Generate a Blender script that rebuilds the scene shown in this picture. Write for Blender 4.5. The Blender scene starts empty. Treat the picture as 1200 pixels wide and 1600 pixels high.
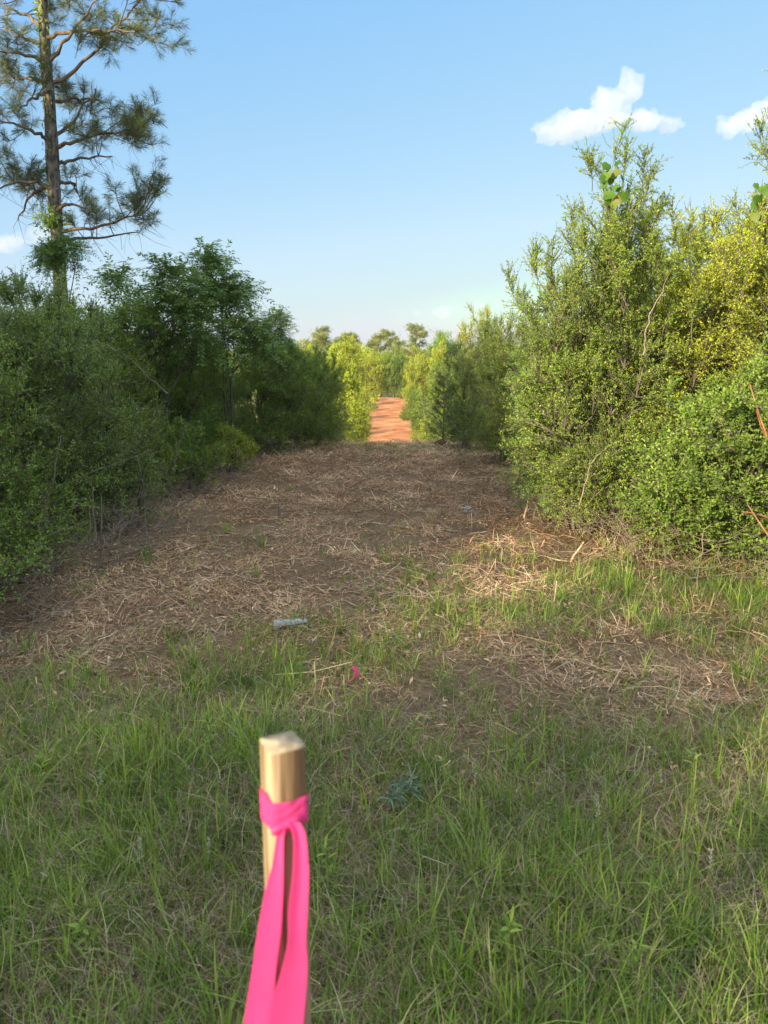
import bpy, math, random
import numpy as np
from mathutils import Vector, Matrix, kdtree
R = math.radians
rng = np.random.default_rng(7)
random.seed(7)
scene = bpy.context.scene
C = bpy.context.collection

# ------------------------------------------------------------------ camera
PITCH = R(11.3)
CAM = np.array([0.0, 0.0, 1.6])
cd = bpy.data.cameras.new('camera'); cam = bpy.data.objects.new('camera', cd); C.objects.link(cam)
cam.location = CAM; cam.rotation_euler = (R(90) - PITCH, 0, 0)
cd.sensor_fit = 'VERTICAL'; cd.sensor_height = 36; cd.lens = 27.0
cd.clip_start = 0.05; cd.clip_end = 20000
cd.dof.use_dof = True; cd.dof.focus_distance = 6.0; cd.dof.aperture_fstop = 5.6
scene.camera = cam

# ------------------------------------------------------------------ sky, sun, exposure
SUN_EL = R(16.5)
SUN_H = np.array([-0.67, -0.74]); SUN_H /= np.linalg.norm(SUN_H)
TO_SUN = np.array([SUN_H[0] * math.cos(SUN_EL), SUN_H[1] * math.cos(SUN_EL), math.sin(SUN_EL)])
w = bpy.data.worlds.new("World"); scene.world = w; w.use_nodes = True
nt = w.node_tree; nt.nodes.clear()
sky = nt.nodes.new('ShaderNodeTexSky'); sky.sky_type = 'NISHITA'; sky.sun_disc = False
sky.sun_elevation = SUN_EL; sky.sun_rotation = math.atan2(SUN_H[0], SUN_H[1])
sky.air_density = 1.0; sky.dust_density = 0.6; sky.ozone_density = 1.0
bg = nt.nodes.new('ShaderNodeBackground'); bg.inputs['Strength'].default_value = 0.073
wo = nt.nodes.new('ShaderNodeOutputWorld')
# colour response of the evening sky, with fill added out of view: each channel compressed a little, as in the photograph's exposure
sp = nt.nodes.new('ShaderNodeSeparateColor'); cb = nt.nodes.new('ShaderNodeCombineColor'); nt.links.new(sky.outputs[0], sp.inputs[0])
for i_, (g_, k_, f_, th_, hi_) in enumerate(((.757, 1.31, 1.76, 1.3, 9.5), (.42, 2.46, 3.45, 2.1, 4.8), (.10, 5.0, 5.6, 3.4, 1.7))):
    pw = nt.nodes.new('ShaderNodeMath'); pw.operation = 'POWER'; pw.inputs[1].default_value = g_; nt.links.new(sp.outputs[i_], pw.inputs[0])
    ml = nt.nodes.new('ShaderNodeMath'); ml.operation = 'MULTIPLY'; ml.inputs[1].default_value = k_; nt.links.new(pw.outputs[0], ml.inputs[0])
    mx_ = nt.nodes.new('ShaderNodeMath'); mx_.operation = 'MAXIMUM'; mx_.inputs[1].default_value = f_; nt.links.new(ml.outputs[0], mx_.inputs[0])
    gl = nt.nodes.new('ShaderNodeMath'); gl.operation = 'SUBTRACT'; gl.inputs[1].default_value = 6.6; nt.links.new(sp.outputs[i_], gl.inputs[0])
    g2 = nt.nodes.new('ShaderNodeMath'); g2.operation = 'MAXIMUM'; g2.inputs[1].default_value = 0; nt.links.new(gl.outputs[0], g2.inputs[0])
    ad = nt.nodes.new('ShaderNodeMath'); ad.operation = 'MULTIPLY_ADD'; ad.inputs[1].default_value = 1.6; nt.links.new(g2.outputs[0], ad.inputs[0]); nt.links.new(mx_.outputs[0], ad.inputs[2]);  # glow on the sun side, behind the camera, boosted as added fill
    h1 = nt.nodes.new('ShaderNodeMath'); h1.operation = 'SUBTRACT'; h1.inputs[0].default_value = th_; nt.links.new(sp.outputs[i_], h1.inputs[1])   # overhead sky above the frame whitened as added ambient fill
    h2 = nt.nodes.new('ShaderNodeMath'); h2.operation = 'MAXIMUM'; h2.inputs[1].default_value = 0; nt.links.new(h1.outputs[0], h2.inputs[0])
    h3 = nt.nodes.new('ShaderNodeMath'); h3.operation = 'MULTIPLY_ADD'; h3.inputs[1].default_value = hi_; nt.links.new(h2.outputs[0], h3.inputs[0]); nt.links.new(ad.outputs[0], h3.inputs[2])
    q1 = nt.nodes.new('ShaderNodeMath'); q1.operation = 'MULTIPLY_ADD'; q1.inputs[1].default_value = (.42, .16, .36)[i_]; q1.inputs[2].default_value = (-1.6, -.6, -1.37)[i_]; q1.use_clamp = True; nt.links.new(sp.outputs[0], q1.inputs[0])   # less blue in the horizon air
    q2 = nt.nodes.new('ShaderNodeMath'); q2.operation = 'MINIMUM'; q2.inputs[1].default_value = .6; nt.links.new(q1.outputs[0], q2.inputs[0])
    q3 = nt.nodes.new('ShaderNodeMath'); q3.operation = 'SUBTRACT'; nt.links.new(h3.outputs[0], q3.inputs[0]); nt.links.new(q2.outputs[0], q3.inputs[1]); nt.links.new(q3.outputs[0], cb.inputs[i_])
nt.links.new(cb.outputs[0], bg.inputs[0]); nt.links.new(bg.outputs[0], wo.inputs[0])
sd = bpy.data.lights.new('sun', 'SUN'); sun = bpy.data.objects.new('sun', sd); C.objects.link(sun)
sd.energy = 5.0; sd.angle = R(0.5); sd.color = (1.0, 0.84, 0.56)
sun.rotation_euler = Vector(TO_SUN).to_track_quat('Z', 'Y').to_euler()
sun.location = Vector(TO_SUN) * 30
scene.view_settings.view_transform = 'Standard'; scene.view_settings.look = 'None'
scene.view_settings.exposure = 1.2; scene.view_settings.gamma = 1
scene.render.engine = 'CYCLES'
scene.cycles.max_bounces = 8; scene.cycles.diffuse_bounces = 4; scene.cycles.transmission_bounces = 5
scene.cycles.volume_bounces = 5; scene.cycles.use_denoising = True; scene.cycles.denoiser = 'OPENIMAGEDENOISE'; scene.cycles.denoising_input_passes = 'RGB_ALBEDO_NORMAL'; scene.cycles.denoising_prefilter = 'ACCURATE'
scene.cycles.sample_clamp_indirect = 6

# ------------------------------------------------------------------ helpers
def at(px, py, Y):
    """world point on the sight line of photo pixel (px,py) at forward distance Y"""
    a, b = (px - 600) / 1200, (800 - py) / 1200
    d = np.array([a, math.cos(PITCH) + b * math.sin(PITCH), -math.sin(PITCH) + b * math.cos(PITCH)])
    return CAM + d * (Y / d[1])

def unit(v):
    return v / np.maximum(np.linalg.norm(v, axis=-1, keepdims=True), 1e-9)

def vnoise(x, y, scale, seed):
    r = np.random.default_rng(seed).random((64, 64))
    u = np.asarray(x) / scale + 20.3; v = np.asarray(y) / scale + 31.7
    i = np.floor(u).astype(int); j = np.floor(v).astype(int)
    f = u - i; g = v - j; f = f * f * (3 - 2 * f); g = g * g * (3 - 2 * g)
    a = r[i % 64, j % 64]; b = r[(i + 1) % 64, j % 64]; c = r[i % 64, (j + 1) % 64]; d = r[(i + 1) % 64, (j + 1) % 64]
    return (a * (1 - f) + b * f) * (1 - g) + (c * (1 - f) + d * f) * g

_py = np.array([-400, -60, 0, 13, 15.5, 18, 22, 30, 38, 45, 52, 60, 80, 86, 100, 140, 200, 350, 900, 6000])
_pz = np.array([-1, 0, 0, 0, -0.06, -0.42, -1.0, -2.25, -3.4, -4.2, -4.5, -4.05, -2.45, -2.6, -4.3, -7.0, -7, -6, -5, -5])
def height(x, y, fine=True):
    x = np.asarray(x, float); y = np.asarray(y, float)
    z = (np.interp(y - 1.2, _py, _pz) + np.interp(y, _py, _pz) + np.interp(y + 1.2, _py, _pz)) / 3
    near = np.clip(1 - np.abs(y) / 60, 0, 1)
    z = z + (vnoise(x, y, 2.3, 1) - .5) * .10 * near
    if fine: z = z + (vnoise(x, y, .45, 2) - .5) * .035 * near
    z = z + (vnoise(x, y, 40, 3) - .5) * 1.5 * np.clip((np.abs(y) - 25) / 60, 0, 1) * np.clip(np.abs(x - 1.5) / 12, 0, 1)
    return z

class Geo:
    def __init__(s): s.v = []; s.f = []; s.n = 0
    def add(s, v, f, rnd=None):
        v = np.asarray(v, float).reshape(-1, 3); f = np.asarray(f, int)
        if rnd is None: rnd = np.zeros(len(f))
        s.v.append(v); s.f.append((f + s.n, np.broadcast_to(np.asarray(rnd, float), (len(f),)))); s.n += len(v)
        return s
    def build(s, name, mat, parent=None, smooth=False):
        V = np.concatenate(s.v); me = bpy.data.meshes.new(name)
        loops = np.concatenate([f.ravel() for f, _ in s.f])
        tot = np.concatenate([np.full(len(f), f.shape[1]) for f, _ in s.f])
        start = np.concatenate([[0], np.cumsum(tot)[:-1]])
        me.vertices.add(len(V)); me.vertices.foreach_set('co', V.astype('f').ravel())
        me.loops.add(len(loops)); me.loops.foreach_set('vertex_index', loops.astype('i'))
        me.polygons.add(len(tot)); me.polygons.foreach_set('loop_start', start.astype('i'))
        me.polygons.foreach_set('loop_total', tot.astype('i'))
        if smooth: me.polygons.foreach_set('use_smooth', np.ones(len(tot), bool))
        me.update(calc_edges=True)
        at_ = me.attributes.new('rnd', 'FLOAT', 'FACE')
        at_.data.foreach_set('value', np.concatenate([r for _, r in s.f]).astype('f'))
        me.materials.append(mat)
        o = bpy.data.objects.new(name, me); C.objects.link(o)
        if parent is not None: o.parent = parent
        return o

def tubes(P, rad, S=5, rnd=None, cap=True):
    """P (K,M,3) polylines, rad (K,M): tapered tubes"""
    P = np.asarray(P, float); K, M, _ = P.shape
    rad = np.broadcast_to(np.asarray(rad, float), (K, M))
    T = unit(np.gradient(P, axis=1)) if M > 2 else unit(np.repeat((P[:, 1:] - P[:, :1]), 2, 1))
    ref = np.where(np.abs(unit(P[:, -1] - P[:, 0])[:, 2:3]) > .8, np.array([[1., 0, 0]]), np.array([[0, 0, 1.]]))
    A = unit(np.cross(T, ref[:, None, :])); B = np.cross(T, A)
    th = np.arange(S) * 2 * math.pi / S
    V = P[:, :, None, :] + rad[:, :, None, None] * (A[:, :, None, :] * np.cos(th)[None, None, :, None] + B[:, :, None, :] * np.sin(th)[None, None, :, None])
    idx = np.arange(K * M * S).reshape(K, M, S)
    a = idx[:, :-1]; b = idx[:, 1:]
    F = np.stack([a, np.roll(a, -1, 2), np.roll(b, -1, 2), b], -1).reshape(-1, 4)
    r = rng.random(K) if rnd is None else np.broadcast_to(rnd, (K,))
    return V.reshape(-1, 3), F, np.repeat(r, (M - 1) * S)

def leaves(P, D, N, L, W, fold=.25, big=False, rnd=None):
    """leaf blades: base P, axis D, side = DxN"""
    n = len(P); D = unit(D); Sd = unit(np.cross(D, N)); U = np.cross(Sd, D)
    L = np.broadcast_to(L, (n,))[:, None]; W = np.broadcast_to(W, (n,))[:, None]
    r = rng.random(n) if rnd is None else rnd
    i = np.arange(n)
    if not big:
        V = np.stack([P, P + D * L * .48 + Sd * W * .5 + U * W * fold, P + D * L, P + D * L * .48 - Sd * W * .5 + U * W * fold], 1)
        return V.reshape(-1, 3), (i[:, None] * 4 + np.arange(4)), r
    V = np.stack([P, P + D * L * .3 + Sd * W * .46 + U * W * fold, P + D * L * .68 + Sd * W * .36 + U * W * fold * .4, P + D * L - U * L * .10,
                  P + D * L * .68 - Sd * W * .36 + U * W * fold * .4, P + D * L * .3 - Sd * W * .46 + U * W * fold], 1)
    F = np.concatenate([i[:, None] * 6 + np.array([0, 1, 2, 3]), i[:, None] * 6 + np.array([0, 3, 4, 5])])
    return V.reshape(-1, 3), F, np.concatenate([r, r])

def ribbons(P, az, tilt, L, W, bend, nseg=3, rnd=None, curl=None):
    """grass blades / straws growing from P; az heading, tilt from vertical"""
    n = len(P); t = np.linspace(0, 1, nseg + 1)[None, :]
    h = L[:, None] * (np.sin(tilt)[:, None] * t + bend[:, None] * t * t)
    v = L[:, None] * (np.cos(tilt)[:, None] * t - .55 * np.abs(bend[:, None]) * t * t)
    a = az[:, None] + (0 if curl is None else curl[:, None] * t)
    X = P[:, None, :] + np.stack([np.cos(a) * h, np.sin(a) * h, v], -1)
    sw = az + math.pi / 2 + rng.normal(0, .5, n)
    side = np.stack([np.cos(sw), np.sin(sw), rng.normal(0, .15, n)], -1)[:, None, :]
    ww = (W[:, None] * (1 - t ** 1.8) * .5 + W[:, None] * .04)[..., None]
    V = np.stack([X - side * ww, X + side * ww], 2).reshape(-1, 3)
    base = (np.arange(n) * (nseg + 1) * 2)[:, None, None] + (np.arange(nseg) * 2)[None, :, None]
    F = (base + np.array([0, 1, 3, 2])[None, None, :]).reshape(-1, 4)
    r = rng.random(n) if rnd is None else rnd
    return V, F, np.repeat(r, nseg)

def empty(name, loc=(0, 0, 0), rz=0, label=None, cat=None, group=None, scale=1):
    o = bpy.data.objects.new(name, None); C.objects.link(o); o.empty_display_size = .2
    o.location = loc; o.rotation_euler = (0, 0, rz)
    o.scale = scale if hasattr(scale, '__len__') else (scale,) * 3
    return tag(o, label, cat, group)
def tag(o, label=None, cat=None, group=None, kind=None):
    for k, v in (('label', label), ('category', cat), ('group', group), ('kind', kind)):
        if v: o[k] = v
    return o
def copy_tree(o, parent=None):
    c = o.copy(); C.objects.link(c)
    if parent is not None: c.parent = parent
    for ch in [x for x in C.objects if x.parent == o]: copy_tree(ch, c)
    return c

# ------------------------------------------------------------------ materials
def newmat(name):
    m = bpy.data.materials.new(name); m.use_nodes = True; t = m.node_tree; t.nodes.clear()
    o = t.nodes.new('ShaderNodeOutputMaterial'); return m, t, o
def ramp(t, stops, interp='LINEAR'):
    r = t.nodes.new('ShaderNodeValToRGB'); e = r.color_ramp.elements; r.color_ramp.interpolation = interp
    while len(e) > 1: e.remove(e[-1])
    e[0].position = stops[0][0]; e[0].color = (*stops[0][1], 1)
    for p, c in stops[1:]:
        x = e.new(p); x.color = (*c, 1)
    return r
def leaf_mat(name, stops, trans=.35, rough=.5, spec=.35, tint=(1.35, 1.25, .6), var=0.25, scale=1.2):
    m, t, o = newmat(name)
    a = t.nodes.new('ShaderNodeAttribute'); a.attribute_name = 'rnd'
    r = ramp(t, stops); t.links.new(a.outputs['Fac'], r.inputs[0])
    # broad hue drift through the plant
    g = t.nodes.new('ShaderNodeTexCoord'); n = t.nodes.new('ShaderNodeTexNoise'); n.inputs['Scale'].default_value = scale
    t.links.new(g.outputs['Object'], n.inputs['Vector'])
    hsv = t.nodes.new('ShaderNodeHueSaturation')
    mr = t.nodes.new('ShaderNodeMapRange'); mr.inputs['From Min'].default_value = .3; mr.inputs['From Max'].default_value = .7
    mr.inputs['To Min'].default_value = 1 - var; mr.inputs['To Max'].default_value = 1 + var
    t.links.new(n.outputs['Fac'], mr.inputs['Value']); t.links.new(mr.outputs[0], hsv.inputs['Value'])
    t.links.new(r.outputs[0], hsv.inputs['Color'])
    p = t.nodes.new('ShaderNodeBsdfPrincipled'); p.inputs['Roughness'].default_value = rough
    p.inputs['Specular IOR Level'].default_value = spec
    t.links.new(hsv.outputs[0], p.inputs['Base Color'])
    mul = t.nodes.new('ShaderNodeMix'); mul.data_type = 'RGBA'; mul.blend_type = 'MULTIPLY'; mul.inputs[0].default_value = 1
    t.links.new(hsv.outputs[0], mul.inputs[6]); mul.inputs[7].default_value = (*tint, 1)
    tr = t.nodes.new('ShaderNodeBsdfTranslucent'); t.links.new(mul.outputs[2], tr.inputs[0])
    mx = t.nodes.new('ShaderNodeMixShader'); mx.inputs[0].default_value = trans
    t.links.new(p.outputs[0], mx.inputs[1]); t.links.new(tr.outputs[0], mx.inputs[2]); t.links.new(mx.outputs[0], o.inputs[0])
    return m
def wood_mat(name, c1, c2, scale=8, rough=.85, stretch=(1, 1, .25), bump=.4, contrast=(.35, .65)):
    m, t, o = newmat(name)
    g = t.nodes.new('ShaderNodeTexCoord'); mp = t.nodes.new('ShaderNodeMapping'); mp.inputs['Scale'].default_value = stretch
    t.links.new(g.outputs['Object'], mp.inputs[0])
    n = t.nodes.new('ShaderNodeTexNoise'); n.inputs['Scale'].default_value = scale; n.inputs['Detail'].default_value = 6
    t.links.new(mp.outputs[0], n.inputs['Vector'])
    r = ramp(t, [(contrast[0], c1), (contrast[1], c2)]); t.links.new(n.outputs['Fac'], r.inputs[0])
    p = t.nodes.new('ShaderNodeBsdfPrincipled'); p.inputs['Roughness'].default_value = rough; p.inputs['Specular IOR Level'].default_value = .2
    b = t.nodes.new('ShaderNodeBump'); b.inputs['Strength'].default_value = bump; b.inputs['Distance'].default_value = .02
    t.links.new(n.outputs['Fac'], b.inputs['Height']); t.links.new(b.outputs[0], p.inputs['Normal'])
    t.links.new(r.outputs[0], p.inputs['Base Color']); t.links.new(p.outputs[0], o.inputs[0])
    return m

M = {}
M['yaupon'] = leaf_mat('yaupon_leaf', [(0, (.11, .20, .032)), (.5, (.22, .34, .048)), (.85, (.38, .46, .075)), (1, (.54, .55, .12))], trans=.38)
M['yellow'] = leaf_mat('yellow_green_leaf', [(0, (.26, .36, .035)), (.5, (.44, .52, .055)), (1, (.60, .63, .09))], trans=.42)  # yellow-green lightened further, sunlight on lit foliage put into the colour
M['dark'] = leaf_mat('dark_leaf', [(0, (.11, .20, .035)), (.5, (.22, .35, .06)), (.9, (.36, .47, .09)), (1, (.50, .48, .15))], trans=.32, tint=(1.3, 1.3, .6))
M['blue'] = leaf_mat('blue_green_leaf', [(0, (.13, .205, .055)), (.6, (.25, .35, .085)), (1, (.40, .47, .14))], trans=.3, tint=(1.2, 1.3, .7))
M['saplingleaf'] = leaf_mat('sapling_leaf', [(0, (.07, .15, .032)), (.5, (.135, .24, .05)), (.9, (.24, .35, .08)), (1, (.40, .42, .13))], trans=.32)
M['fresh'] = leaf_mat('fresh_green_leaf', [(0, (.12, .22, .035)), (.6, (.23, .36, .06)), (1, (.40, .50, .11))], trans=.42)
M['needle'] = leaf_mat('pine_needle', [(0, (.085, .13, .05)), (.6, (.17, .22, .08)), (1, (.36, .35, .16))], trans=.15, rough=.45, tint=(1.2, 1.2, .7))
M['farpine'] = leaf_mat('sunlit_pine_needle', [(0, (.13, .17, .05)), (.6, (.24, .29, .08)), (1, (.40, .42, .15))], trans=.25)  # lighter copy of the needle colour with the sunlight put into it
M['vine'] = leaf_mat('vine_leaf', [(0, (.06, .15, .02)), (.7, (.12, .25, .03)), (1, (.26, .25, .06))], trans=.45)
M['bark'] = wood_mat('pine_bark', (.07, .06, .052), (.22, .185, .16), 16, stretch=(1, 1, .35), bump=1.0, contrast=(.42, .6))
M['limb'] = wood_mat('pine_limb_bark', (.09, .07, .05), (.25, .18, .12), 12)
M['twig'] = wood_mat('grey_twig_bark', (.06, .05, .04), (.19, .16, .13), 14)
M['deadtwig'] = wood_mat('dead_twig', (.13, .10, .08), (.34, .28, .22), 10)
M['grass'] = leaf_mat('grass_blade', [(0, (.08, .15, .028)), (.35, (.155, .26, .042)), (.7, (.265, .40, .062)), (.9, (.40, .50, .12)), (1, (.50, .47, .22))], trans=.35, rough=.45, var=.22, scale=2.0)
M['thatch'] = leaf_mat('dead_grass', [(0, (.12, .085, .055)), (.4, (.28, .22, .145)), (.8, (.50, .42, .30)), (1, (.68, .60, .45))], trans=.15, rough=.8, spec=.15, tint=(1.1, 1, .8), var=.2)
M['mulch'] = leaf_mat('wood_shreds', [(0, (.18, .09, .05)), (.3, (.42, .24, .14)), (.6, (.64, .42, .26)), (.88, (.80, .60, .39)), (1, (.86, .74, .54))], trans=.06, rough=.85, spec=.15, tint=(1, 1, 1), var=.22, scale=1.1)
M['splinter'] = wood_mat('fresh_split_wood', (.36, .26, .17), (.66, .54, .38), 20, stretch=(1, 1, 1))

def ground_mat():
    m, t, o = newmat('ground_soil')
    g = t.nodes.new('ShaderNodeTexCoord'); sx = t.nodes.new('ShaderNodeSeparateXYZ'); t.links.new(g.outputs['Object'], sx.inputs[0])
    def noise(sc, det=6):
        n = t.nodes.new('ShaderNodeTexNoise'); n.inputs['Scale'].default_value = sc; n.inputs['Detail'].default_value = det
        t.links.new(g.outputs['Object'], n.inputs['Vector']); return n
    n1, n2, n3 = noise(1.4), noise(38), noise(.12)
    near = ramp(t, [(.3, (.08, .048, .03)), (.55, (.24, .145, .09)), (.75, (.42, .27, .17))]); t.links.new(n2.outputs[0], near.inputs[0])
    soil = ramp(t, [(.35, (.10, .085, .05)), (.7, (.20, .145, .10))]); t.links.new(n1.outputs[0], soil.inputs[0])
    a = t.nodes.new('ShaderNodeMix'); a.data_type = 'RGBA'; a.inputs[0].default_value = .55
    t.links.new(soil.outputs[0], a.inputs[6]); t.links.new(near.outputs[0], a.inputs[7])
    # red clay lane on the far slope
    n4 = noise(.9, 8)
    red = ramp(t, [(.3, (.32, .12, .055)), (.5, (.47, .195, .09)), (.62, (.53, .26, .13)), (.75, (.56, .34, .19))]); t.links.new(n4.outputs[0], red.inputs[0])
    def mth(op, x, y=None, z=None):
        q = t.nodes.new('ShaderNodeMath'); q.operation = op
        for i, v in enumerate((x, y, z)):
            if v is None: continue
            if isinstance(v, (int, float)): q.inputs[i].default_value = v
            else: t.links.new(v, q.inputs[i])
        return q.outputs[0]
    dx = mth('ABSOLUTE', mth('SUBTRACT', sx.outputs[0], .5))
    dx = mth('ADD', dx, mth('MULTIPLY', mth('SUBTRACT', n1.outputs[0], .5), 1.2))
    inx = mth('SMOOTH_MIN', mth('MULTIPLY', mth('SUBTRACT', 2.0, dx), 1.6), 1.0, .2)
    iny = mth('MULTIPLY', mth('SUBTRACT', sx.outputs[1], 33.0), .2)
    f = mth('MINIMUM', mth('MAXIMUM', inx, 0), mth('MINIMUM', mth('MAXIMUM', iny, 0), 1))
    f2 = mth('MINIMUM', f, mth('MINIMUM', mth('MAXIMUM', mth('MULTIPLY', mth('SUBTRACT', 92.0, sx.outputs[1]), .3), 0), 1))
    # green-brown ground cover far away
    far = ramp(t, [(.35, (.07, .09, .025)), (.65, (.15, .15, .05))]); t.links.new(n3.outputs[0], far.inputs[0])
    b = t.nodes.new('ShaderNodeMix'); b.data_type = 'RGBA'
    t.links.new(mth('MINIMUM', mth('MAXIMUM', mth('MULTIPLY', mth('SUBTRACT', sx.outputs[1], 18), .1), 0), 1), b.inputs[0])
    t.links.new(a.outputs[2], b.inputs[6]); t.links.new(far.outputs[0], b.inputs[7])
    c = t.nodes.new('ShaderNodeMix'); c.data_type = 'RGBA'; t.links.new(f2, c.inputs[0])
    t.links.new(b.outputs[2], c.inputs[6]); t.links.new(red.outputs[0], c.inputs[7])
    p = t.nodes.new('ShaderNodeBsdfPrincipled'); p.inputs['Roughness'].default_value = .95; p.inputs['Specular IOR Level'].default_value = .1
    bp = t.nodes.new('ShaderNodeBump'); bp.inputs['Strength'].default_value = .7; bp.inputs['Distance'].default_value = .03
    t.links.new(n2.outputs[0], bp.inputs['Height']); t.links.new(bp.outputs[0], p.inputs['Normal'])
    t.links.new(c.outputs[2], p.inputs['Base Color']); t.links.new(p.outputs[0], o.inputs[0])
    return m
M['ground'] = ground_mat()

# ------------------------------------------------------------------ ground
def grid_axis(parts):
    out = []
    for a, b, n in parts: out.append(np.linspace(a, b, n, endpoint=False))
    return np.concatenate(out + [[parts[-1][1]]])
gx = grid_axis([(-2500, -200, 12), (-200, -30, 30), (-30, -8, 40), (-8, 8, 130), (8, 30, 40), (30, 200, 30), (200, 2500, 12)])
gy = grid_axis([(-400, -60, 12), (-60, -4, 40), (-4, 20, 200), (20, 95, 110), (95, 250, 50), (250, 5000, 25)])
X, Y = np.meshgrid(gx, gy); Z = height(X, Y) - .004
idx = np.arange(X.size).reshape(X.shape)
F = np.stack([idx[:-1, :-1], idx[:-1, 1:], idx[1:, 1:], idx[1:, :-1]], -1).reshape(-1, 4)
tag(Geo().add(np.stack([X, Y, Z], -1), F).build('ground', M['ground'], smooth=True), kind='structure')

# ------------------------------------------------------------------ lane edges
def lane_l(y): return np.interp(y, [0, 3, 5, 7, 9, 11, 13, 14.5, 17, 24], [-6, -3.6, -2.6, -2.5, -2.6, -2.45, -1.6, -1.05, -.7, -.6])
def lane_r(y): return np.interp(y, [0, 3, 5.5, 6.5, 8.8, 11, 13, 15, 18, 24], [6, 6, 3.2, 2.0, 1.9, 1.85, 1.8, 1.4, 1.25, 1.3])
def blob(x, y, cx, cy, rx, ry): return np.exp(-(((x - cx) / rx) ** 2 + ((y - cy) / ry) ** 2))
def grass_density(x, y):
    g = np.clip((3.55 - y) / .9, 0, 1) * 1.0
    g = np.maximum(g, .95 * blob(x, y, -.45, 3.7, .9, .55)); g = np.maximum(g, .7 * blob(x, y, .35, 4.9, .35, .9))
    g = np.maximum(g, 1.0 * blob(x, y, 2.7, 5.0, 1.6, 1.1)); g = np.maximum(g, .55 * blob(x, y, -1.7, 3.4, .8, .35))
    g = np.maximum(g, .7 * blob(x, y, .9, 4.4, .5, .4)); g = np.maximum(g, .5 * blob(x, y, 0, 14.4, 2.8, 1.0))
    g = np.maximum(g, .55 * blob(x, y, 2.1, 3.9, 1.0, .6))
    g = g * (1 - .9 * blob(x, y, .75, 3.55, .75, .36)) * (1 - .8 * blob(x, y, 1.25, 2.75, .55, .28)) * (1 - .45 * blob(x, y, .25, 2.6, .3, .2))
    n = vnoise(x, y, .55, 11) * .6 + vnoise(x, y, .22, 12) * .4
    g = g * np.clip((n - .22) * 2.9, .34, 1.2)
    return np.maximum(g, .045 * (vnoise(x, y, .5, 13) > .55))

def scatter(n, x0, x1, y0, y1, dens, near=2.0, power=1.0):
    """points with probability dens*(near/dist)^power"""
    x = rng.uniform(x0, x1, n); y = rng.uniform(y0, y1, n)
    d = np.maximum(np.hypot(x, y), near)
    k = rng.random(n) < dens(x, y) * (near / d) ** power
    return x[k], y[k]

# grass tufts
gg = Geo()
x, y = scatter(240000, -6, 6.5, 1.0, 16, grass_density, 2.2, 1.1)
# keep a few outside the view only
nb = rng.integers(5, 15, len(x)); xi = np.repeat(x, nb); yi = np.repeat(y, nb); n = len(xi)
tr_ = np.repeat(rng.random(len(x)), nb); th_ = np.repeat(rng.uniform(.6, 1.25, len(x)), nb)
spread = rng.normal(0, .022, (n, 2)); xi = xi + spread[:, 0]; yi = yi + spread[:, 1]
az = np.arctan2(spread[:, 1], spread[:, 0]) + rng.normal(0, .7, n)
L = th_ * rng.gamma(6, .0145, n) * np.where(yi > 3.9, .72, 1); L = np.clip(L, .04, .36)
P = np.stack([xi, yi, height(xi, yi) - .005], -1)
gg.add(*ribbons(P, az, np.abs(rng.normal(.28, .22, n)), L, rng.uniform(.0022, .0052, n), rng.normal(.28, .25, n), 4,
                np.clip(tr_ * .6 + rng.normal(.18, .18, n), 0, 1), rng.normal(0, .4, n)))
# taller coarse tufts
x, y = scatter(2600, -5, 5.5, 1.2, 7, lambda a, b: grass_density(a, b), 2.2, .8)
nb = rng.integers(14, 34, len(x)); xi = np.repeat(x, nb); yi = np.repeat(y, nb); n = len(xi); tr_ = np.repeat(rng.random(len(x)), nb); hh = np.repeat(rng.uniform(.55, 1.1, len(x)), nb)
s_ = rng.normal(0, .02, (n, 2)); P = np.stack([xi + s_[:, 0], yi + s_[:, 1], height(xi, yi) - .005], -1)
gg.add(*ribbons(P, np.arctan2(s_[:, 1], s_[:, 0]) + rng.normal(0, .6, n), np.abs(rng.normal(.22, .2, n)), hh * rng.uniform(.10, .25, n), rng.uniform(.0028, .006, n), rng.normal(.3, .25, n), 5,
                np.clip(tr_ * .7 + rng.normal(.12, .15, n), 0, 1), rng.normal(0, .3, n)))
# broader bright blades
x, y = scatter(8000, -5, 5.5, 1.1, 8, lambda a, b: grass_density(a, b), 2.2, 1.0)
nb = rng.integers(3, 8, len(x)); xi = np.repeat(x, nb); yi = np.repeat(y, nb); n = len(xi)
s_ = rng.normal(0, .012, (n, 2)); xi = xi + s_[:, 0]; yi = yi + s_[:, 1]
P = np.stack([xi, yi, height(xi, yi) - .005], -1)
gg.add(*ribbons(P, rng.uniform(0, 6.28, n), np.abs(rng.normal(.2, .16, n)), rng.uniform(.08, .24, n), rng.uniform(.0035, .007, n), rng.normal(.22, .2, n), 5,
                rng.uniform(.45, .98, n), rng.normal(0, .4, n)))
tag(gg.build('grass', M['grass']), kind='stuff')

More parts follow.
